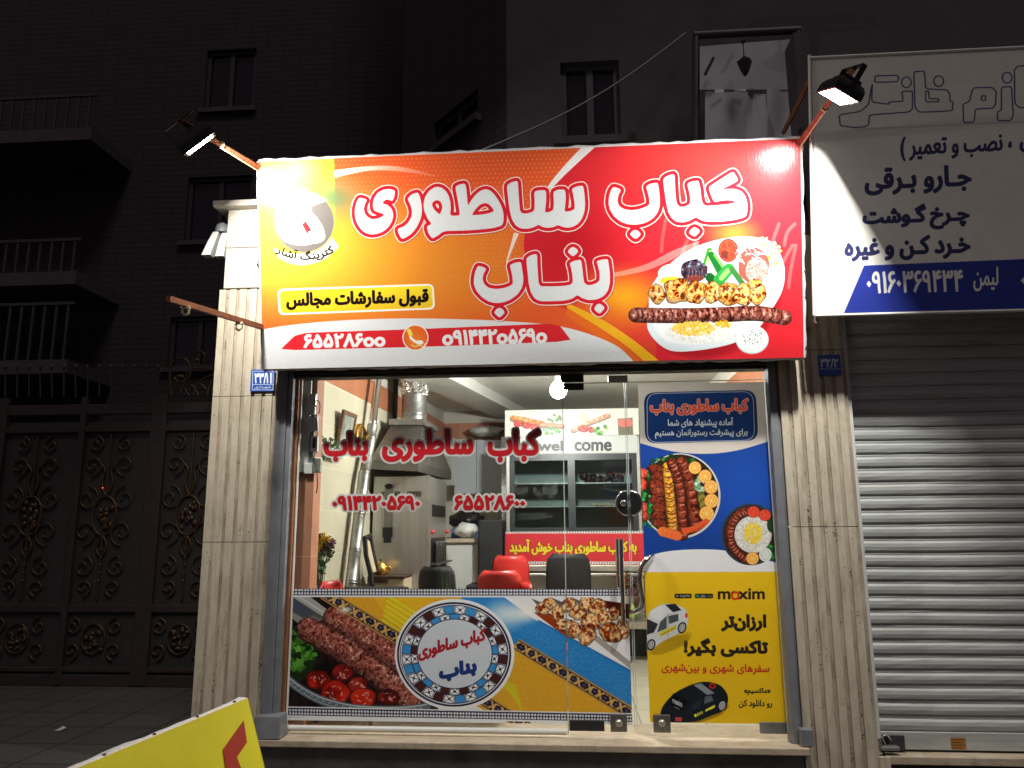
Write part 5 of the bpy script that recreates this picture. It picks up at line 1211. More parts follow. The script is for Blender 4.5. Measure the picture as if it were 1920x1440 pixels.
for f_ in (.06, .24, .42, .60): q_ = a.lerp(a2, f_); b = MB(); b.blob(q_ + V(-.01,0,.002), (.006,.009,.004), 3, 5, .3); b.build('staple', M['black'], BD)

rp = atz(112, 1369, .132)
b = MB(); b.face([rp + V(-.03,-.02,.002), rp + V(.02,-.03,.004), rp + V(.035,.02,.012), rp + V(0,.03,.02), rp + V(-.02,.015,.006)]); b.face([rp + V(0,.03,.02), rp + V(.035,.02,.012), rp + V(.02,.045,.004)])
tag(b.build('paper_scrap', M['white'], None, tuple(rp)), 'small white paper scrap lying on the dark paving before the gate', 'litter')
# ------------------------------------------------------------------ wrought iron gate left of the shop
GY = 2.25
GT = thing('courtyard_gate', 'dark brown wrought iron gate with bronze scrolls left of the shop', 'gate', (-4.3, GY, .13))
gx = lambda px: at(px, 1000, GY).x
gz = lambda py: at(200, py, GY).z
b = MB(); b.box((-7.6, GY, .15), (-2.1, GY + .02, gz(790))); b.build('sheet_panel', M['gatep'], GT)
b = MB()
for px, w in ((285, .075), (140, .03), (-20, .075), (-170, .03), (400, .04)): b.box((gx(px) - w, GY - .05, .14), (gx(px) + w, GY, gz(745)))
for py, h in ((1275, .05), (1140, .035), (1255, .02), (805, .03), (768, .05)): b.box((-7.6, GY - .04, gz(py) - h), (-2.1, GY - .0005, gz(py) + h))
b.build('gate_frame', M['gate'], GT, bevel=.006)
def spiral(c, r, a0, turns, sgn=1, n=26):
    return [c + V(r*(1 - i/n*.85)*math.cos(a0 + sgn*turns*2*math.pi*i/n), 0, r*(1 - i/n*.85)*math.sin(a0 + sgn*turns*2*math.pi*i/n)) for i in range(n + 1)]
def scroll_panel(cx, z0, z1, big=True):
    b = MB(); y = GY - .02; h = z1 - z0; zc = (z0 + z1)/2
    if big:
        zc = z0 + h*.50
        b.tube([V(cx + .115*math.cos(t), y, zc + .18*math.sin(t)) for t in np.linspace(0, 2*math.pi, 33)], .011, 7)
        for s in (-1, 1):
            for zz, r, aa, g in ((z0 + h*.93, .08, math.pi/2, 1), (z0 + h*.80, .10, -math.pi/2, -1), (z0 + h*.60, .12, math.pi/2, 1), (z0 + h*.40, .12, -math.pi/2, -1), (z0 + h*.20, .10, math.pi/2, 1), (z0 + h*.08, .08, -math.pi/2, -1)):
                b.tube(spiral(V(cx + s*(r + .06), y, zz), r, aa, 1.35, g*s), .009, 6)
        b.tube([V(cx, y, z0 + .02), V(cx, y, zc - .18)], .010, 7); b.tube([V(cx, y, zc + .18), V(cx, y, z1 - .02)], .010, 7)
        for s in (-1, 1):
            b.tube([V(*q) for q in spline([(cx, y, zc + .17), (cx + s*.05, y, zc + .30), (cx + s*.03, y, zc + .42), (cx + s*.08, y, zc + .48)], 6)], .011, 6)
            b.tube([V(*q) for q in spline([(cx, y, zc - .17), (cx + s*.05, y, zc - .28), (cx + s*.02, y, zc - .36)], 6)], .011, 6)
        rnd = random.Random(int(cx*100))
        for _ in range(16): b.blob(V(cx + rnd.uniform(-.07,.07), y, zc + rnd.uniform(-.12,.12)), (.022,.012,.03), rnd.randint(0,99), 4, .3)
        for k in range(5): b.blob(V(cx, y, z0 + h*(.12 + .045*k)), .016, k, 4, .1)
    else:
        b.tube([V(cx + .11*math.cos(t), y, zc + .13*math.sin(t)) for t in np.linspace(0, 2*math.pi, 25)], .009, 6)
        for s in (-1, 1):
            for zz, g in ((zc + h*.24, 1), (zc - h*.24, -1)): b.tube(spiral(V(cx + s*.20, y, zz), .08, math.pi/2*g, 1.3, g*s), .009, 6)
        rnd = random.Random(int(cx*77))
        for _ in range(18): b.blob(V(cx + rnd.uniform(-.08,.08), y, zc + rnd.uniform(-.10,.10)), (.024,.012,.02), rnd.randint(0,99), 4, .3)
    b.build('scroll_panel', M['bronze'], GT)
for px in (352, 195, 55): scroll_panel(gx(px), gz(1128), gz(812)); scroll_panel(gx(px), gz(1245), gz(1150), False)
b = MB(); b.blob(V(gx(190), GY - .045, gz(915)), (.005,.004,.005), 1, 5, 0)
tag(b.build('red_indicator', emit('red_led', (1,.03,.02), 6), None, (gx(190), GY - .045, gz(915))), 'tiny glowing red light on the dark gate', 'indicator')
TG = thing('gate_grille', 'curling iron scroll grille on top of the gate beside the left pier', 'grille', tuple(at(360, 745, GY)))
b = MB()
C_ = lambda x, y: at(x, y, GY)
for pth in ([(320,742),(320,665)],[(322,742),(318,705),(325,680),(345,672),(358,690),(352,712),(335,716),(326,706)],[(340,735),(352,700),(366,690),(362,670),(372,658),(384,665),(382,680)],[(345,742),(362,725),(390,706),(420,698)],[(360,690),(392,692),(420,694)],[(355,742),(348,730),(356,722),(366,728),(362,740)],[(372,742),(366,726),(376,720),(386,730)],[(388,742),(394,722),(404,706)]):
    b.tube([V(*q) for q in spline([tuple(C_(x, y)) for x, y in pth], 6)], .011, 6)
for x, y in ((368,676),(340,706),(334,706)): b.blob(C_(x, y), (.03,.012,.02), x, 5, .35)
b.build('scroll', M['bronze'], TG)
b = MB(); rnd = random.Random(12)
for px in range(10, 310, 22): b.tube([C_(px, 745), C_(px + rnd.uniform(-2,2), 690)], .008, 5); b.blob(C_(px, 688), (.016,.012,.03), px, 4, .2)
b.build('spikes', M['gate'], TG)

# ------------------------------------------------------------------ dark houses behind
def facade(name, label, p0, p1, z0, z1, m, wins, sill=True):
    """wall from p0 to p1 (plan), with real window recesses: wins = (u0,u1,za,zb) in metres along the wall"""
    p0, p1 = V(*p0, 0), V(*p1, 0); d = (p1 - p0).normalized(); L = (p1 - p0).length; n = V(d.y, -d.x, 0)
    t = thing(name, label, 'building', tuple((p0 + p1)/2 + V(0, 0, z0)))
    Q = lambda u, z, o=0: p0 + d*u + V(0,0,z) + n*o
    us = sorted({0, L, *[w[0] for w in wins], *[w[1] for w in wins]}); zs = sorted({z0, z1, *[w[2] for w in wins], *[w[3] for w in wins]})
    b = MB()
    for u0, u1 in zip(us, us[1:]):
        for za, zb in zip(zs, zs[1:]):
            if any(w[0] <= u0 + 1e-6 and u1 <= w[1] + 1e-6 and w[2] <= za + 1e-6 and zb <= w[3] + 1e-6 for w in wins): continue
            b.face([Q(u0,za), Q(u1,za), Q(u1,zb), Q(u0,zb)])
    for u0, u1, za, zb in wins:
        for a, c in (((u0,za),(u1,za)),((u1,za),(u1,zb)),((u1,zb),(u0,zb)),((u0,zb),(u0,za))): b.face([Q(*a), Q(*c), Q(*c,-.14), Q(*a,-.14)])
    b.face([Q(0,z0,-.3), Q(L,z0,-.3), Q(L,z1,-.3), Q(0,z1,-.3)]); b.face([Q(0,z1), Q(L,z1), Q(L,z1,-.3), Q(0,z1,-.3)])
    b.build('wall', m, t)
    for u0, u1, za, zb in wins:
        f = MB(); w = .05
        for r in ((u0,u0+w,za,zb),(u1-w,u1,za,zb),(u0+w,u1-w,za,za+w),(u0+w,u1-w,zb-w,zb),((u0+u1)/2-w*.6,(u0+u1)/2+w*.6,za+w,zb-w)):
            f.hexa([Q(r[0],r[2],-.12),Q(r[1],r[2],-.12),Q(r[1],r[2],-.06),Q(r[0],r[2],-.06),Q(r[0],r[3],-.12),Q(r[1],r[3],-.12),Q(r[1],r[3],-.06),Q(r[0],r[3],-.06)])
        wo = f.build('window', M['night_frame'], t)
        g = MB(); g.face([Q(u0,za,-.10), Q(u1,za,-.10), Q(u1,zb,-.10), Q(u0,zb,-.10)]); g.build('pane', M['night_glass'], wo)
        if sill:
            s = MB(); s.hexa([Q(u0-.06,za-.07,.0),Q(u1+.06,za-.07,.0),Q(u1+.06,za-.07,.07),Q(u0-.06,za-.07,.07),Q(u0-.06,za-.002,.0),Q(u1+.06,za-.002,.0),Q(u1+.06,za-.002,.07),Q(u0-.06,za-.002,.07)]); s.build('sill', M['night_wall2'], wo)
    return t, Q
# flats behind and above the kebab shop
YB = 1.6
A_ = at(1053, 262, YB); B_ = at(1160, 112, YB); xw = at(780, 180, YB).x
x_l = at(950, 180, YB).x; 
W2 = [(A_.x - x_l, B_.x - x_l, A_.z, B_.z)]
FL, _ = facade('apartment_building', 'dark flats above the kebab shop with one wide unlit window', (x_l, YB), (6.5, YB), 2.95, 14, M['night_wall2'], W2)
p_a = V(x_l, YB, 0); p_b = V(x_l - 1.3, YB + 1.5, 0)
dd = (p_b - p_a).normalized(); nn = V(dd.y, -dd.x, 0)
def on_bay(px, py):
    q = atplane(px, py, p_a, nn); return (q - p_b).dot(-dd), q.z
u0, za = on_bay(812, 282); u1, zb = on_bay(896, 165)
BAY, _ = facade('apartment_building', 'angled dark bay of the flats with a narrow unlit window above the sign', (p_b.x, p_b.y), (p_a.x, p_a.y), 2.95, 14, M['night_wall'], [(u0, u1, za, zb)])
# house beyond the gate with railed balconies
YH = 5.5; hx = lambda px: at(px, 400, YH).x; hz = lambda py: at(300, py, YH).z
xl = -14.0
wins = [(hx(366) - xl, hx(462) - xl, hz(210), hz(100)), (hx(348) - xl, hx(470) - xl, hz(455), hz(335)), (hx(335) - xl, hx(440) - xl, hz(690), hz(595))]
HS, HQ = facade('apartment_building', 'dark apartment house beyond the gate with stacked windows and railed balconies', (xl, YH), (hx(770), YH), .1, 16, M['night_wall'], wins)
for py0, py1 in ((300, 240), (548, 490), (700, 600)):
    z0, z1 = hz(py0), hz(py1); x1 = hx(240)
    b = MB(); b.box((xl, YH - 1.0, z0 - .18), (x1, YH - .001, z0)); bl = b.build('balcony_slab', M['night_wall2'], HS)
    b = MB(); x = xl + .1
    b.box((xl, YH - .99, z1 - .04), (x1, YH - .95, z1))
    while x < x1: b.box((x, YH - .98, z0), (x + .03, YH - .96, z1 - .04)); x += .16
    b.build('railing', M['night_frame'], bl)
# draped balcony at the upper right
YT = 1.15
TB = thing('balcony_cover', 'pale cloth sheets closing a dark balcony above the right end of the sign', 'awning', tuple(at(1400, 270, YT)))
def cloth(px0, px1, py0, py1, seed, slope=0):
    rows = []
    for j in range(22):
        row = []
        for i in range(40):
            u, v = i/39, j/21; px = px0 + (px1 - px0)*u; py = py0 + (py1 - py0)*v + slope*(u - .5)*(1 - v)
            row.append(at(px, py, YT + .022*math.sin(u*4 + v*2.0 + seed) + .006*math.sin(u*9 - v*4 + seed)))
        rows.append(row)
    b = MB(); b.grid(rows, 0, True); return b
M['tarp'] = mat('grey_cloth', (.42,.40,.44), .8, var=.15, vscale=5, bump=.1)
cloth(1312, 1488, 80, 168, 1, -14).build('upper_cloth', M['tarp'], TB); cloth(1322, 1402, 172, 268, 2).build('lower_cloth', M['tarp'], TB); cloth(1438, 1490, 160, 262, 4, -10).build('lower_cloth', M['tarp'], TB); cloth(1398, 1440, 176, 265, 6).build('lower_cloth', M['tarp'], TB)
b = MB(); b.tube([at(1305, 70, YT + .05), at(1305, 290, YT + .05)], .03, 6); b.tube([at(1496, 60, YT + .05), at(1500, 290, YT + .05)], .03, 6); b.tube([at(1300, 66, YT + .05), at(1500, 56, YT + .05)], .035, 6); b.build('balcony_frame', M['night_frame'], TB)
b = MB(); b.box(tuple(at(1341, 174, YT - .06)), tuple(at(1357, 168.5, YT - .05))); b.build('white_label', M['white'], TB)
b = MB(); b.box(tuple(at(1378, 171, YT - .06)), tuple(at(1398, 167.5, YT - .05))); b.build('white_label', M['white'], TB)
LN = thing('hanging_lantern', 'dark hexagonal lantern hanging before the balcony cloth', 'lantern', tuple(at(1396, 140, YT - .2)))
c = at(1396, 122, YT - .2)
b = MB(); b.lathe(c + V(0,0,-.09), [(.012,0),(.03,.03),(.055,.10),(.06,.12),(.02,.155),(.008,.17)], 6, smooth=False); b.build('lantern_body', M['black'], LN)
b = MB(); b.tube([c + V(0,0,.07), c + V(0,0,.20)], .004, 6); b.lathe(c + V(0,0,.20), [(.02,0),(.025,.01),(.01,.02)], 8); b.build('chain', M['black'], LN)
b = MB(); b.tube([at(1322, 140, YT - .1), at(1338, 108, YT - .1)], .012, 7); tag(b.build('metal_rod', M['black'], None, tuple(at(1322, 140, YT - .1))), 'short dark rod slanting on the balcony cloth', 'rod')
b = MB(); k0, k1 = at(898, 284, .2), at(1285, 62, 1.45)
b.tube([k0.lerp(k1, i/16) - V(0,0,.10*math.sin(math.pi*i/16)) for i in range(17)], .007, 6)
tag(b.build('overhead_cable', mat('grey_cable', (.30,.30,.31), .6), None, tuple(k0)), 'grey overhead cable rising from the sign top towards the flats', 'cable')
# ------------------------------------------------------------------ inside the shop
WD = V(.0577, 1, 0).normalized(); WN = V(1, -.0577, 0).normalized(); WP = V(-1.77, .12, 0)
def onwall(px, py, off=0): return atplane(px, py, WP + WN*off, WN)
# bulb
BP = at(1047, 731, 1.05)
BU = thing('light_bulb', 'glaring white bulb hanging from the shop ceiling', 'bulb', (BP.x, BP.y, BP.z + .1))
b = MB(); b.lathe(BP + V(0,0,-.055), [(.002,-.012),(.036,-.002),(.058,.022),(.064,.052),(.056,.085),(.034,.112),(.024,.126)], 18); b.build('bulb_glass', emit('bulb_light', (1.0, .985, .95), BULB_W), BU)
b = MB(); b.lathe(BP + V(0,0,.071), [(.024,0),(.024,.05),(.012,.07),(.006,.08)], 14); b.tube([BP + V(0,0,.14), V(BP.x, BP.y, 2.889)], .005, 6); b.build('socket', M['white'], BU)

# grill oven
GR = thing('grill_oven', 'tall stainless steel kebab grill standing against the left wall', 'oven', (-1.42, 2.1, FZ))
gx0, gx1, gy0, gy1 = -1.655, -1.185, 1.66, 2.55
b = MB(); b.box((gx0, gy0, FZ + .05), (gx1, gy1, 1.93)); b.build('body', M['grill'], GR, bevel=.006)
b = MB(); b.box((gx1 - .028, gy0 - .003, FZ + .05), (gx1 + .004, gy0 + .02, 1.935)); b.build('corner_strip', M['grill'], GR)
for x0, n_ in ((gx0 + .075, 2), (gx0 + .185, 4), (gx0 + .29, 10)):
    b = MB(); b.box((x0 - .004, gy0 - .001, 1.755), (x0 + n_*.012 - .003, gy0 + .003, 1.805), 1)
    for k in range(n_):
        hh = .02 if n_ > 6 and k in (4, 5) else .035
        b.box((x0 + k*.012, gy0 - .002, 1.80 - hh), (x0 + k*.012 + .005, gy0 + .002, 1.80))
    b.build('vent', [M['black'], M['steel']], GR)
b = MB(); cz = 1.845; b.blob(V(gx0 + .135, gy0 - .02, cz), (.036,.02,.022), 2, 7, .04); b.build('knob', M['black'], GR)
b = MB(); b.box((gx0 + .10, gy0 - .014, 1.50), (gx0 + .17, gy0 - .001, 1.83)); b.build('slide_rail', M['steel'], GR); b = MB(); b.box((gx0 + .095, gy0 - .03, 1.43), (gx0 + .175, gy0 - .015, 1.51)); b.box((gx0 + .105, gy0 - .03, 1.385), (gx0 + .165, gy0 - .015, 1.43)); b.build('handle_block', M['black'], GR)
b = MB(); b.box((gx1 + .001, gy0 + .15, 1.60), (gx1 + .004, gy1 - .08, 1.70)); b.box((gx1 + .001, gy0 + .12, .95), (gx1 + .003, gy1 - .06, 1.42)); b.build('opening', M['black'], GR)
b = MB()
for k in range(4): b.box((gx1 + .002, gy0 + .1, 1.02 + .06*k), (gx1 + .05 + .02*(k % 2), gy1 - .05, 1.035 + .06*k))
b.box((gx1 + .002, gy0 - .01, .93), (gx1 + .16, gy1 - .05, .95)); b.build('tray', M['steel'], GR)
b = MB(); b.tube([V(gx1 + .03, gy0 + .18, 1.385), V(gx1 + .03, gy1 - .15, 1.385)], .006, 6); b.build('rail', M['chrome'], GR)
for y, z in ((gy0 + .12, 1.47), (gy1 - .02, 1.47)):
    b = MB(); b.lathe(V(gx1 + .004, y, z), [(.018,0),(.018,.02),(.010,.026)], 10, 0, V(1,0,0)); b.build('knob', M['redp'], GR)
b = MB(); rnd = random.Random(6)
for k in range(5):
    y = gy0 + .22 + .1*k; b.tube([V(gx1 + .03, y, 1.385), V(gx1 + .032, y, 1.36), V(gx1 + .03, y, 1.26), V(gx1 + .03, y, 1.14)], [.010,.018,.022,.026], 8)
tag(b.build('hanging_ladles', [M['black']], None, (gx1 + .03, gy0 + .3, 1.385)), 'row of dark ladles hanging at the open side of the grill', 'ladle')
# hood and its duct
HD = thing('range_hood', 'steel extractor hood above the grill with a foil wrapped duct', 'extractor hood', (-1.42, 2.0, 2.0))
h = lambda x, y, z: V(x, y, z)
lo = [h(-1.645,1.50,2.055), h(-1.25,1.50,2.03), h(-1.15,2.62,2.03), h(-1.61,2.62,2.055)]; hi = [h(-1.56,1.86,2.395), h(-1.30,1.86,2.39), h(-1.27,2.35,2.39), h(-1.57,2.35,2.395)]
b = MB()
for i in range(4):
    j = (i + 1) % 4; b.face([lo[i], lo[j], hi[j], hi[i]]); d_ = V(0,0,-.075); b.face([lo[i] + d_, lo[j] + d_, lo[j], lo[i]])
    k0, k1 = lo[i] + V(.012 if i in (0,3) else -.012, .012 if i < 2 else -.012, -.06), lo[j] + V(.012 if j in (0,3) else -.012, .012 if j < 2 else -.012, -.06)
    b.face([k1, k0, k0.lerp(hi[i], .9), k1.lerp(hi[j], .9)])
b.build('hood', M['steel'], HD)
b = MB(); b.hexa([p + V(-.02 if i in (0,3) else .03, -.02 if i < 2 else .02, -.006) for i, p in enumerate(hi)] + [p + V(-.02 if i in (0,3) else .03, -.02 if i < 2 else .02, .045) for i, p in enumerate(hi)]); b.build('flange', M['galv'], HD)
dc = V(-1.40, 2.05, 2.44)
b = MB(); b.lathe(dc, [(.113,0),(.113,.06),(.117,.065),(.113,.07),(.113,.24)], 24); b.build('duct', M['galv'], HD)
rnd = random.Random(5); rows = []
for j in range(26):
    f = j/25; row = []
    for k in range(56):
        t = 2*math.pi*k/56; r = .116 + .055*max(0, f - .55)/.45 + rnd.uniform(-.010,.010) + .006*math.sin(9*t + 5*f)
        row.append(dc + V(r*math.cos(t), r*math.sin(t), .235 + .22*f))
    rows.append(row)
b = MB(); b.grid(rows, 0, False, close_u=True); b.build('foil_sleeve', mat('crumpled_foil', (.78,.77,.75), .16, 1.0, bump=.9, bscale=55), HD)
# leaning flue pipe
FP = thing('flue_pipe', 'leaning galvanised stove pipe along the cream left wall', 'pipe', tuple(onwall(645, 1095, .1)))
sec = [(711,690,.062,'chrome'), (698,800,.062,'chrome'), (694,830,.080,'galv'), (682,895,.084,'galv'), (673,970,.088,'galv'), (665,1040,.088,'galv'), (658,1100,.088,'galv'), (640,1250,.088,'galv')]
for (x0, y0, w0, m0), (x1, y1, w1, m1) in zip(sec, sec[1:]):
    p0, p1 = onwall(x0, y0, .085), onwall(x1, y1, .085); d = (p0 - p1).normalized(); r = w1/2
    b = MB(); L = (p0 - p1).length
    prof = [(r, 0), (r, .02), (r + .005, .024), (r, .028), (r, .036), (r + .005, .040), (r, .044), (r, L - .01), (r*1.03, L - .006), (r*1.03, L + .012)]
    b.lathe(p1, prof, 20, 0, d); b.build('pipe_section', M[m1], FP)
p = onwall(741, 760, .03)
b = MB(); b.tube([V(p.x, p.y, 2.40), V(p.x, p.y, 2.885)], .022, 10); tag(b.build('vertical_pipe', M['dark_paint'], None, (p.x, p.y, 2.4)), 'short dark pipe rising to the ceiling left of the duct', 'pipe')
# picture and clock
a0, a1 = onwall(628, 770), onwall(655, 786)
PF = thing('picture_frame', 'wooden framed picture tilted out from the left wall', 'picture', tuple(onwall(626, 840)))
y0, y1 = .80, 1.09; zt, zb = 2.365, 2.06
W_ = lambda y, z, o: V(WL(y), y, 0) + WN*o + V(0,0,z)
of = lambda z: .02 + .05*(z - zb)/(zt - zb)
b = MB(); w = .028
for r in ((y0, y0 + w, zb, zt), (y1 - w, y1, zb, zt), (y0 + w, y1 - w, zb, zb + w), (y0 + w, y1 - w, zt - w, zt)):
    b.hexa([W_(r[0],r[2],of(r[2])-.02),W_(r[1],r[2],of(r[2])-.02),W_(r[1],r[2],of(r[2])),W_(r[0],r[2],of(r[2])),W_(r[0],r[3],of(r[3])-.02),W_(r[1],r[3],of(r[3])-.02),W_(r[1],r[3],of(r[3])),W_(r[0],r[3],of(r[3]))])
b.build('frame', mat('walnut', (.16,.075,.035), .4, var=.3, vscale=20), PF)
b = MB(); b.face([W_(y0+w,zb+w,of(zb+w)-.008),W_(y1-w,zb+w,of(zb+w)-.008),W_(y1-w,zt-w,of(zt-w)-.008),W_(y0+w,zt-w,of(zt-w)-.008)]); b.build('print', mat('picture_print', (.42,.44,.34), .3, var=.6, vscale=9, col2=(.06,.08,.10)), PF)
ck = onwall(675, 822, .03); CL = thing('wall_clock', 'round gold rimmed clock on the left wall beside the pipe', 'clock', tuple(ck))
b = MB(); b.lathe(ck - WN*.03, [(.115,0),(.120,.02),(.118,.045),(.100,.055),(.096,.045)], 28, 0, WN); b.build('rim', M['brass'], CL)
b = MB(); b.lathe(ck + WN*.010, [(.0,0),(.097,.001)], 28, 0, WN); b.build('dial', mat('clock_dial', (.60,.62,.58), .3), CL)
b = MB(); bar(ck + WN*.014, ck + WN*.014 + V(0,0,.06), .003); bar(ck + WN*.016, ck + WN*.016 + WD*.045 + V(0,0,-.02), .003); b.build('hands', M['black'], CL)
# trailing plant on a little shelf
pp_ = onwall(608, 838, .06); PT = thing('trailing_plant', 'small green plant on a wall shelf below the picture', 'plant', tuple(pp_ - V(0,0,.09)))
b = MB(); rnd = random.Random(14)
for _ in range(90):
    c = pp_ + V(rnd.uniform(-.03,.07), rnd.uniform(-.16,.14), rnd.uniform(-.08,.05)); s = rnd.uniform(.012,.026); u = V(rnd.uniform(-1,1),rnd.uniform(-1,1),rnd.uniform(-1,1)).normalized()*s; v = u.orthogonal().normalized()*s*.6
    b.face([c - u, c + v, c + u, c - v])
b.build('leaves', M['leaf'], PT); b = MB(); b.hexa([W_(.5,2.0,0),W_(.8,2.0,0),W_(.8,2.0,.09),W_(.5,2.0,.09),W_(.5,2.015,0),W_(.8,2.015,0),W_(.8,2.015,.09),W_(.5,2.015,.09)]); b.build('shelf', M['cab'], PT)
# electricity boxes on the pier
EP = thing('electric_panel', 'grey electricity meter and breaker boxes on the tiled pier at the window', 'meter box', (-1.70, .15, 1.9))
e = lambda px, py, Y=.13: at(px, py, Y)
def ebox(name, px0, py0, px1, py1, m, y0=.10 + .02, y1=.159):
    a, c = e(px0, py0, y0), e(px1, py1, y0); b = MB(); b.box((min(a.x,c.x), y0, min(a.z,c.z)), (max(a.x,c.x), y1, max(a.z,c.z))); return b.build(name, M[m], EP, bevel=.003)
ebox('cable_trunk', 561, 702, 577, 885, 'white', .135); ebox('meter', 578, 738, 592, 760, 'alu', .128); ebox('meter', 577, 762, 590, 777, 'white', .130); ebox('back_board', 577, 780, 586, 880, 'grey_paint', .140)
ebox('fuse_box', 580, 782, 594, 808, 'white', .126); bx_ = ebox('breaker', 583, 818, 594, 846, 'white', .124); ebox('switch', 586, 822, 591, 840, 'black', .1215); ebox('socket_box', 571, 868, 585, 888, 'white', .126); ebox('junction_box', 587, 858, 601, 886, 'alu', .126)
b = MB()
for pth in ([(592,752),(597,752),(600,760),(599,772),(597,776)],[(593,776),(595,800),(594,830),(593,850)],[(590,850),(588,862),(592,872)],[(594,880),(595,910),(593,925)]):
    b.tube([V(*q) for q in spline([tuple(e(x, y, .12)) for x, y in pth], 5)], .0035, 5)
b.build('wiring', M['black'], EP)
b = MB(); b.tube([V(*q) for q in spline([tuple(e(x, y, .125)) for x, y in ((556,700),(556,780),(555,880),(557,920),(552,960),(556,1000),(549,1060),(547,1095))], 6)], .004, 6)
tag(b.build('hanging_wire', M['black'], None, tuple(e(556, 700, .125))), 'long black wire hanging down inside the left edge of the window', 'cable')
# wall cabinets, counter and what stands on it
yc = 4.06; z0, z1 = at(890, 926, yc).z, at(890, 825, yc).z; xa, xm, xb = at(852, 870, yc).x, at(893.5, 870, yc).x, at(946, 870, yc).x
WC = thing('wall_cabinet', 'pale grey wall cabinet with two doors on the back wall', 'cabinet', ((xa+xb)/2, yc, z0))
b = MB(); b.box((xa, yc + .02, z0), (xb, 4.395, z1)); b.build('carcass', M['cab'], WC)
for u0, u1 in ((xa, xm - .002), (xm + .002, xb)):
    b = MB(); b.box((u0, yc, z0 + .004), (u1, yc + .018, z1 - .003)); b.build('door', M['grey_cab'], WC, bevel=.002)
a = at(836, 830, 3.6); b = MB(); k = []
CUR = []
for i in range(40): k.append((at(826 + i*.72, 832, 3.75).x, 3.75 + .02*math.sin(i*1.5)))
b.grid([[V(x, y, zz) for x, y in k] for zz in (at(840, 910, 3.75).z, 2.48)], 0, True); tag(b.build('white_curtain', mat('white_curtain_cloth', (.62,.62,.58), .8), None, (k[0][0], 3.75, at(840, 910, 3.75).z)), 'ribbed white curtain between the hood and the wall cabinet', 'curtain')
CT = thing('kitchen_counter', 'white kitchen base cabinets with a pale worktop behind the grill', 'counter', (-1.2, 3.4, FZ))
b = MB(); b.box((-1.50, 2.9, FZ + .08), (-.98, 4.38, 1.36)); b.build('carcass', M['cab'], CT)
b = MB(); b.box((-1.50, 2.86, 1.362), (-.94, 4.38, 1.40)); b.build('worktop', M['sill'], CT, bevel=.004)
for k in range(3):
    b = MB(); y = 2.92 + k*.48; b.box((-.978, y, FZ + .12), (-.962, y + .46, 1.34)); d_ = b.build('door', M['cab'], CT, bevel=.003); b = MB(); b.tube([V(-.955, y + .39, 1.12), V(-.945, y + .39, 1.16), V(-.955, y + .39, 1.20)], .008, 6); b.build('handle', M['black'], d_)
def heap(name, m, c, r, seed, label, cat, jit=.3):
    b = MB(); b.blob(c, r, seed, 8, jit); return tag(b.build(name, m, None, tuple(Vector(c) - V(0,0,(r[2] if isinstance(r, tuple) else r)))), label, cat)
heap('plastic_bag', M['cab'], V(-1.06, 3.05, 1.475), (.11,.11,.075), 3, 'crumpled white plastic bag on the counter behind the grill', 'bag', .28)
b = MB(); q = V(-1.10, 3.4, 1.40); b.box(tuple(q + V(-.14,-.2,0)), tuple(q + V(.15,.2,.10))); tag(b.build('blue_tray', mat('blue_plastic', (.10,.16,.36), .4), None, tuple(q), bevel=.01), 'low blue plastic tray on the counter', 'tray')
heap('dark_pan', M['black'], V(-1.10, 3.38, 1.585), (.17,.17,.085), 5, 'dark heap of pans lying in the blue tray', 'pan', .25)
heap('cloth_bundle', M['cab'], V(-.98, 4.10, 2.60), (.20,.14,.06), 8, 'white cloth bundle on top of the wall cabinet', 'cloth', .22)
b = MB(); b.box((-.95, 4.12, 2.5), (-.70, 4.36, 2.70)); tag(b.build('cardboard_box', mat('brown_card', (.22,.11,.06), .8, var=.2), None, (-.82, 4.2, 2.5), bevel=.004), 'brown cardboard box on top of the wall cabinet beside the fridge', 'box')

# display fridge
FY = 3.0; fx0, fx1 = -.655, .675
FR = thing('display_fridge', 'glass fronted display fridge with a food picture header and a red welcome strip', 'fridge', (0, 3.3, FZ))
b = MB(); b.box((fx0, FY + .55, .62), (fx1, FY + .60, 2.66)); b.build('back_panel', mat('fridge_liner', (.42,.47,.46), .4, var=.25, vscale=3), FR)
b = MB(); b.box((fx0, FY + .0, .62), (fx0 + .035, FY + .55, 2.40)); b.box((fx1 - .035, FY, .62), (fx1, FY + .55, 2.40)); b.build('side_panel', M['alu'], FR, bevel=.004)
b = MB(); b.box((fx0 - .045, FY - .03, .45), (fx0 - .022, FY + .1, 2.40)); b.box((fx0 - .019, FY - .03, .45), (fx0 - .002, FY + .02, 2.40)); b.box((fx1 + .002, FY - .03, .45), (fx1 + .02, FY + .02, 2.38)); b.build('upright', M['chrome'], FR)
b = MB(); b.box((fx0 + .036, FY, 2.225), (fx1 - .036, FY + .54, 2.66)); b.build('header_box', M['cab'], FR)
b = MB()
for u0, u1, v0, v1 in ((fx0+.036, fx1-.036, 2.16, 2.222), (fx0+.036, fx1-.036, 1.47, 1.50), (fx0+.036, fx0+.085, 1.50, 2.16), (-.04, .03, 1.50, 2.16), (fx1-.085, fx1-.036, 1.50, 2.16)): b.box((u0, FY - .01, v0), (u1, FY + .02, v1))
b.build('door_frame', mat('fridge_frame', (.03,.037,.042), .35), FR)
for k, (u0, u1) in enumerate(((fx0 + .085, -.04), (.03, fx1 - .085))):
    b = MB(); b.box((u0, FY, 1.50), (u1, FY + .006, 2.16)); b.build('door_glass', glassmat('fridge_glass_%d' % k, (.82,.88,.87), 1.3), FR)
for zz in (1.93, 1.70, 1.48):
    b = MB(); b.box((fx0 + .036, FY + .05, zz), (fx1 - .036, FY + .54, zz + .012)); b.build('shelf', M['steel'], FR)
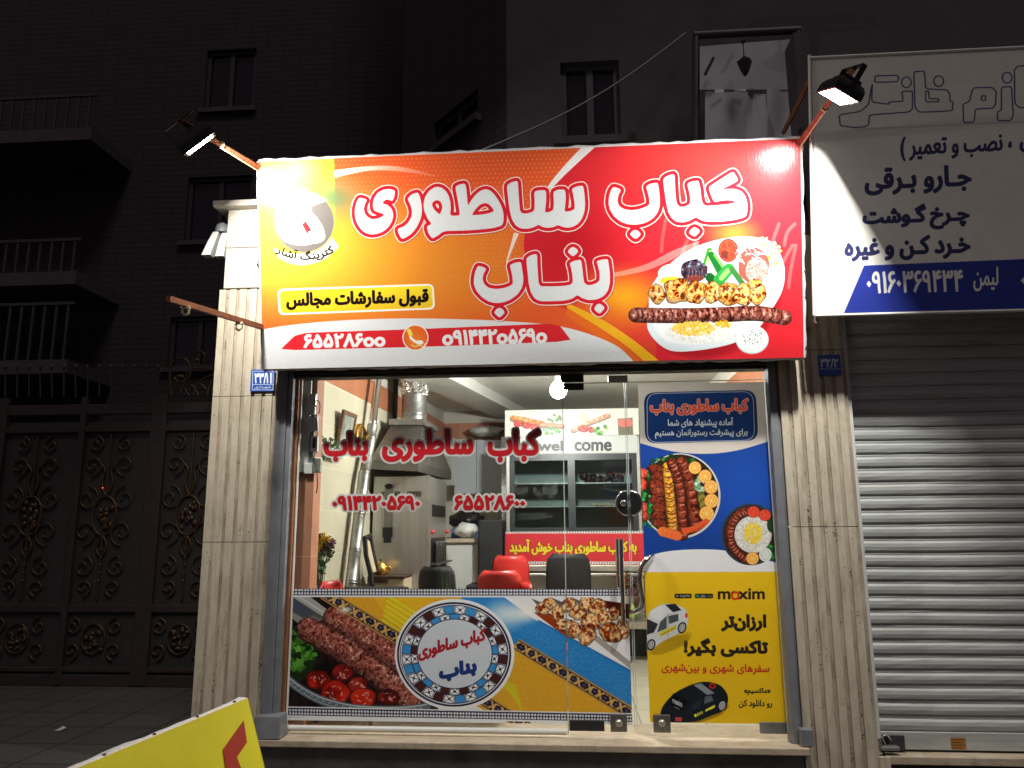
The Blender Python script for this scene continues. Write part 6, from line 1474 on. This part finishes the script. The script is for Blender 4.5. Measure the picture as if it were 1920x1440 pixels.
H1 = vrect(fx0 - .01, fx1, 2.405, 2.672, FY - .012)
c = Cv(620, 130, H1, (226,230,220))
kebab(c, [(962,785),(990,790),(1018,796)], 13, 5, [(190,90,40),(236,150,80),(246,190,120)], 2); 
for i, x in enumerate((972, 988, 1002)): tomato(c, x, 795 + i*3, 9, 6, i, ((190,30,20),(226,50,40),(240,80,60)))
kebab(c, [(1015,798),(1035,798),(1054,800)], 10, 7, [(200,120,90),(236,180,150)], 2); herb(c, 1040, 784, 16, 7, 16, 3, ((90,130,70),(140,170,110)), 4); herb(c, 1034, 808, 16, 7, 20, 4, ((90,150,80),(150,190,130)), 4)
kebab(c, [(1075,808),(1100,796),(1140,780)], 10, 9, [(170,90,60),(220,160,130),(240,200,170)], 2); tomato(c, 1094, 804, 10, 7, 3, ((190,30,20),(220,50,40),(240,80,60))); tomato(c, 1108, 806, 5, 6, 4); herb(c, 1128, 806, 14, 10, 22, 6, ((60,130,50),(120,180,80)), 5); c.glow(1095, 785, 16, (250,230,140), .5)
c.poly([(1158,785),(1186,783),(1188,820),(1160,820)], (140,130,110)); c.lines([[(1160 + i*3, 800), (1161 + i*3, 820)] for i in range(9)], 1, (60,60,50)); c.poly(ell(1172,793,14,8), (222,120,110))
b = MB(); b.face([H1[3], H1[2], H1[1], H1[0]], 0, [(0,0),(1,0),(1,1),(0,1)]); b.prism([p + V(0,.0012,0) for p in H1], (0,.008,0), 1); b.build('food_picture', [c.material('fridge_header_print', .4), M['white']], FR)
H2 = vrect(fx0 + .02, fx1 - .02, 2.232, 2.396, FY - .008)
c = Cv(600, 90, H2, (206,212,208)); c.text('wel', 1008, 826, 1056, 846, (46,48,54), 0, 2.2, fa=False); c.text('come', 1077, 828, 1147, 846, (40,40,44), 0, 2.2, fa=False)
b = MB(); b.face([H2[3], H2[2], H2[1], H2[0]], 0, [(0,0),(1,0),(1,1),(0,1)]); b.build('welcome_strip', c.material('welcome_print', .4), FR)
H3 = vrect(fx0 - .01, fx1 + .015, 1.145, 1.465, FY - .034)
c = Cv(620, 150, H3, (204,44,54)); c.text('به کباب ساطوری بناب خوش آمدید', 955, 1011, 1194, 1041, (226,206,40), 0, 2.2, outline=[(1.0, (120,30,30))])
for yy in (997.5, 1055.5): 
    c.line([(940, yy), (1210, yy)], 5, (226,226,220)); c.polys([ell(944 + i*5, yy, 1.4, n=8) for i in range(54)], (60,60,80))
b = MB(); b.face([H3[3], H3[2], H3[1], H3[0]], 0, [(0,0),(1,0),(1,1),(0,1)]); b.prism([p + V(0,.0012,0) for p in H3], (0,.02,0), 1); b.build('red_strip', [c.material('red_strip_print', .4), M['white']], FR)
b = MB(); b.box((fx0, FY - .05, 1.085), (fx1 + .02, FY + .02, 1.142)); b.box((fx0, FY - .035, 1.04), (fx1 + .02, FY + .0, 1.066)); b.build('front_rail', M['alu'], FR, bevel=.006)
b = MB(); b.box((fx0, FY + .05, .56), (fx1 + .02, FY + .55, .62)); b.box((fx0, FY + .3, .62), (fx1, FY + .32, 1.06)); b.box((fx0, FY - .02, .56), (fx1 + .02, FY + .05, .70)); b.build('lower_case', M['cab'], FR, bevel=.004)
b = MB(); b.box((fx0 + .02, FY + .0, FZ), (fx1, FY + .5, .559)); b.build('plinth', M['black'], FR)
b = MB(); rnd = random.Random(21)
for k in range(9): b.blob(V(.12 + k*.045, FY + .12 + rnd.uniform(-.03,.05), 1.975 + rnd.uniform(-.01,.05)), (.045,.04,rnd.uniform(.025,.05)), k, 6, .3)
tag(b.build('meat_pieces', mat('dark_meat', (.05,.02,.02), .5, var=.4, vscale=30), None, (.3, FY + .12, 1.942)), 'row of dark meat pieces on the upper right fridge shelf', 'meat')
b = MB()
for k in range(8): b.blob(V(.20 + k*.028, FY + .12 + rnd.uniform(-.03,.03), 1.724), (.02,.02,.014), k, 5, .3)
tag(b.build('snack_pile', M['paper'], None, (.3, FY + .12, 1.712)), 'small pile of beige snacks on the middle fridge shelf', 'food')
b = MB(); q = at(1178, 1110, FY - .2)
for k in range(60):
    o = V(rnd.uniform(-.09,.09), rnd.uniform(-.05,.05), rnd.uniform(-.16,.14)); d = V(rnd.uniform(-1,1), rnd.uniform(-.6,.4), rnd.uniform(-.8,1)).normalized()*rnd.uniform(.03,.07)
    b.tube([q + o, q + o + d*.5 + V(0,0,.008), q + o + d], [.007,.010,.002], 5, 0 if rnd.random() < .6 else 1)
BB = thing('pepper_basket', 'brown basket of dried red peppers at the right end of the fridge', 'basket', tuple(q - V(0,0,.18)))
b.build('dried_peppers', [mat('dried_pepper', (.20,.02,.02), .4), mat('dark_pepper', (.07,.03,.02), .5)], BB); b = MB(); b.lathe(q + V(0,0,-.19), [(.07,0),(.10,.08),(.115,.16),(.10,.16)], 14); b.build('basket', mat('wicker', (.12,.065,.035), .7, var=.5, vscale=50, bump=.6, bscale=80), BB)
b = MB(); b.tube([q + V(.02,-.12,-.22), q + V(.03,-.12,-.14), q + V(.025,-.12,-.10)], [.022,.024,.010], 10); tag(b.build('green_bottle', mat('lime_plastic', (.40,.62,.08), .3), None, tuple(q + V(.02,-.12,-.22))), 'small lime green bottle beside the pepper basket', 'bottle')
b = MB(); b.box((fx1 - .25, FY - .42, .60), (fx1 + .05, FY - .06, .66)); b.box((fx1 - .23, FY - .40, FZ), (fx1 - .19, FY - .36, .6)); b.box((fx1, FY - .40, FZ), (fx1 + .04, FY - .36, .6)); b.build('side_stand', M['alu'], FR)

# moulded chairs
def chair(name, m, loc, rot, label, tall=.92, w=.235):
    t = thing(name, label, 'chair', (0, 0, 0), 'moulded shell chairs in the shop')
    rows = []
    for j in range(15):                                   # back, upper edge rounded
        v = j/14; z = .42 + (tall - .42)*v; hw = w*(1 - .08*v); 
        k = max(0, (v - .80)/.20); hw *= 1 - .30*(1 - math.sqrt(max(1 - k*k, 0)))
        rows.append([V(hw*u, .20 + .08*v - .05*(abs(u)**2)*1.2 + .02*math.sin(v*3), z) for u in np.linspace(-1, 1, 15)])
    front = []
    for j in range(10):
        v = j/9; y = -.24 + .44*v; hw = w*(.93 + .07*v)*(1 if j else .96)
        front.append([V(hw*u, y, .42 + .05*abs(u)**3 - .02*math.sin(v*3.1) + (.02 if j == 0 else 0)*-1) for u in np.linspace(-1, 1, 15)])
    b = MB(); b.grid(rows, 0, True); o = b.build('backrest', m, t); s = o.modifiers.new('thickness', 'SOLIDIFY'); s.thickness = .012
    b = MB(); b.grid(front, 0, True); o = b.build('seat', m, t); s = o.modifiers.new('thickness', 'SOLIDIFY'); s.thickness = .012
    for sx in (-1, 1):
        for sy in (-1, 1):
            b = MB(); b.tube([V(sx*.13, sy*.12, .41), V(sx*.20, sy*.19, .0)], [.016,.012], 8); b.build('leg', M['wood_orange'], t)
    b = MB(); bar((-.14,-.13,.36), (.14,.13,.36), .008); bar((-.14,.13,.36), (.14,-.13,.36), .008); b.build('stretcher', M['black'], t)
    t.location = loc; t.rotation_euler = (0, 0, rot); t['_w'] = tuple(loc); return t
def cloc(px, Y): p = at(px, 1060, Y); return (p.x, p.y, FZ)
RC = chair('red_chair', M['redp'], cloc(961, 2.30), R(180), 'taller red shell chair standing behind the nearer one', .965, .165)
dup(RC, cloc(936, 1.20), R(186), 'nearest red shell chair in front of the other, its back towards the window', (1.0, 1.0, .93))
dup(RC, cloc(1054, 1.0), R(95), 'red shell chair of which only a pointed tip shows over the banner', (1, 1, .84))
dup(RC, (-1.41, .50, FZ), R(78), 'red shell chair behind the flower vase at the left wall', (1, 1, .88))
BC = chair('black_chair', M['blackmat'], cloc(1064, 2.1), R(182), 'large black shell chair before the red fridge strip', .985, .19)
dup(BC, cloc(836, 1.62), R(172), 'low black shell chair in front of the grill trays', (.82, 1, .92))
DC = thing('dining_chair', 'high backed black leather chair with a chrome frame before the counter', 'chair', (-.62, 2.6, FZ))
p0 = at(896, 980, 2.75); p1 = at(942, 980, 2.75)
b = MB(); b.box((p0.x, 2.74, 1.02), (p1.x, 2.79, p0.z + .03)); b.build('backrest', M['blackmat'], DC, bevel=.02)
b = MB(); b.box((p0.x - .06, 2.36, .93), (p1.x, 2.74, 1.00)); b.build('seat', M['black'], DC, bevel=.02)
for x in (p0.x - .05, p1.x - .02):
    for y in (2.38, 2.76): b = MB(); b.tube([V(x, y, .93), V(x, y, FZ)], .012, 8); b.build('leg', M['chrome'], DC)
b = MB()
for zz in (.78, .68, .58): b.tube([V(p0.x - .05, 2.38, zz), V(p1.x - .02, 2.38, zz)], .007, 6)
b.build('stretcher', M['chrome'], DC)

# tables, box, teapot, flowers
TZ = 1.082
def table(name, x0, x1, y0, y1, z, label, m='blackmat'):
    t = thing(name, label, 'table', ((x0+x1)/2, (y0+y1)/2, FZ)); b = MB()
    r = .05; pts = [V(x0+r,y0,z-.025),V(x1-r,y0,z-.025),V(x1,y0+r,z-.025),V(x1,y1-r,z-.025),V(x1-r,y1,z-.025),V(x0+r,y1,z-.025),V(x0,y1-r,z-.025),V(x0,y0+r,z-.025)]
    b.prism(pts, (0,0,.025)); b.build('table_top', M[m], t, bevel=.004)
    for x in (x0 + .06, x1 - .06):
        for y in (y0 + .06, y1 - .06): b = MB(); b.tube([V(x, y, z - .025), V(x, y, FZ)], .018, 8); b.build('leg', M['black'], t)
table('cafe_table', -1.66, -1.20, .45, 1.05, TZ, 'black square table at the left end of the window')
table('cafe_table', -.95, -.35, .50, 1.05, TZ - .045, 'table behind the middle of the food banner, carrying a white pot', 'wood')
FV = thing('flower_vase', 'glass vase of yellow and mauve chrysanthemums at the left window edge', 'flowers', (-1.60, .62, TZ))
vc = V(at(598, 1070, .50).x, .50, TZ + .002)
FV.location = vc; FV['_w'] = tuple(vc)
b = MB(); b.lathe(vc, [(.036,0),(.042,.01),(.040,.10),(.050,.17)], 16); b.build('vase', glassmat('vase_glass', (.80,.88,.82), 1.2), FV)
b = MB(); rnd = random.Random(31); heads = []
for px, py, k in ((588,1022,0),(580,1030,0),(589,1040,0),(582,1044,0),(603,1012,0),(584,1012,1),(596,1007,1),(607,1018,1),(614,1022,1),(611,1035,1),(617,1017,1),(600,1030,1),(576,1014,1)):
    heads.append((at(px + 6, py, .50 + rnd.uniform(-.05,.05)), k))
for p, k in heads: b.tube([vc + V(rnd.uniform(-.02,.02), rnd.uniform(-.02,.02), .02), vc.lerp(p, .5) + V(0,0,.03), p], .003, 5)
for _ in range(150):
    p, k = rnd.choice(heads); f = rnd.uniform(.15,.92); c = (vc + V(0,0,.1)).lerp(p, f) + V(rnd.uniform(-.035,.035), rnd.uniform(-.035,.035), rnd.uniform(-.02,.03)); s = rnd.uniform(.014,.032)
    u = V(rnd.uniform(-1,1),rnd.uniform(-1,1),rnd.uniform(-1,1)).normalized()*s; v = u.orthogonal().normalized()*s*.55; b.face([c-u, c+v, c+u, c-v])
b.build('stems_and_leaves', M['leaf'], FV)
for kk, nm, m, r0 in ((0, 'yellow_flower', 'yellowf', .037), (1, 'mauve_flower', 'mauve', .022)):
    for p, k in heads:
        if k != kk: continue
        b = MB()
        for _ in range(70):
            d = V(rnd.gauss(0,1), rnd.gauss(0,1) - .6, rnd.gauss(0,1) + .3).normalized(); s = d.orthogonal().normalized()*.004
            q = Matrix.Rotation(rnd.uniform(0,6.28), 3, d) @ s; b.face([p + d*.004 - q, p + d*.004 + q, p + d*r0*1.35 + q*.6, p + d*r0*1.35 - q*.6])
        b.build(nm, M[m], FV)
tb = V(at(587, 1094, .50).x, .50, TZ + .001)
TP = thing('tissue_pack', 'white and blue tissue pack on the black table in front of the vase', 'tissues', tuple(tb))
b = MB(); b.blob(tb + V(.0,0,.025), (.05,.035,.028), 5, 8, .06); b.build('pack', M['white'], TP); b = MB(); b.blob(tb + V(.055,0,.028), (.022,.036,.029), 6, 7, .05); b.build('blue_end', mat('blue_foil', (.05,.07,.30), .35), TP)
bz = at(715, 1078, 1.5).z
bp0, bp1 = at(689, 1088, 1.35), at(745, 1080, 1.35)
SB = thing('side_box', 'dark topped beige box holding the teapot beside the pipe', 'box', ((bp0.x+bp1.x)/2, 1.5, FZ))
b = MB(); b.box((bp0.x, 1.34, bz - .05), (bp1.x - .079, 1.75, bz)); b.box((bp1.x - .079, 1.34, bz - .02), (bp1.x + .055, 1.75, bz)); b.build('dark_top', M['wood'], SB, bevel=.005)
b = MB(); b.box((bp1.x - .078, 1.36, FZ), (bp1.x + .05, 1.745, bz - .022)); b.box((bp0.x + .01, 1.37, FZ), (bp1.x - .08, 1.74, bz - .052)); b.build('card_body', M['paper'], SB, bevel=.003)
tp = V(at(713, 1075, 1.5).x, 1.5, bz + .001)
TEA = thing('teapot', 'golden brass teapot on the dark box', 'teapot', tuple(tp))
b = MB(); b.lathe(tp, [(.045,0),(.058,.012),(.062,.04),(.055,.068),(.042,.078),(.040,.084),(.034,.094),(.012,.100),(.010,.106)], 22); b.build('pot', M['brass'], TEA)
b = MB(); b.tube([tp + V(-.055,0,.03), tp + V(-.085,0,.045), tp + V(-.095,0,.075), tp + V(-.112,0,.092)], [.016,.012,.009,.007], 10); b.build('spout', M['brass'], TEA)
b = MB(); b.lathe(tp + V(0,0,.105), [(.009,0),(.012,.008),(.004,.018)], 10); b.build('lid_knob', M['black'], TEA)
b = MB(); b.tube([tp + V(.05,0,.065), tp + V(.078,0,.06), tp + V(.078,0,.03), tp + V(.058,0,.02)], .006, 8); b.build('handle', M['brass'], TEA)
s0, s1 = at(683, 1015, 1.30), at(703, 1075, 1.30)
HB = thing('slatted_chair', 'dark framed chair with a beige slatted back between the pipe and the grill', 'chair', (s0.x, 1.35, FZ))
b = MB(); b.tube([at(684,1008,1.3), at(686,1040,1.3), at(694,1072,1.3), at(700,1110,1.3)], .020, 8); b.tube([at(694,1005,1.42), at(700,1040,1.42), at(708,1072,1.42)], .018, 8); b.tube([at(682,1010,1.3), at(695,1005,1.42)], .020, 8); b.tube([at(700,1110,1.3), V(s1.x, 1.3, FZ)], .02, 8); b.build('frame', M['black'], HB)
b = MB(); b.grid([[at(679 + (4 if i else 0) + f*13 + i*11, 1014 + f*58, 1.31 + .1*i) for i in (0, 1)] for f in np.linspace(0, 1, 9)], 0, False); b.build('slatted_back', M['paper'], HB)
wp = V(at(836, 1098, .75).x, .75, TZ - .044)
WPOT = thing('flower_pot', 'white pot with thin bare twigs standing behind the banner', 'plant pot', tuple(wp))
b = MB(); b.lathe(wp, [(.05,0),(.062,.03),(.066,.045),(.06,.045)], 20); b.build('pot', M['white'], WPOT)
b = MB(); zt = at(836, 1045, .75).z
for dx, tx, tz in ((-.02,-.035,0),(.0,.012,.02),(.015,-.01,.01),(.025,.02,-.03)): b.tube([wp + V(dx,0,.03), wp + V(dx*.6 + tx*.5,0,.13), V(wp.x + tx, wp.y, zt + tz)], [.003,.0025,.001], 5)
b.build('twigs', M['leaf'], WPOT)

for o in list(COL.objects):
    if '_w' in o: del o['_w']
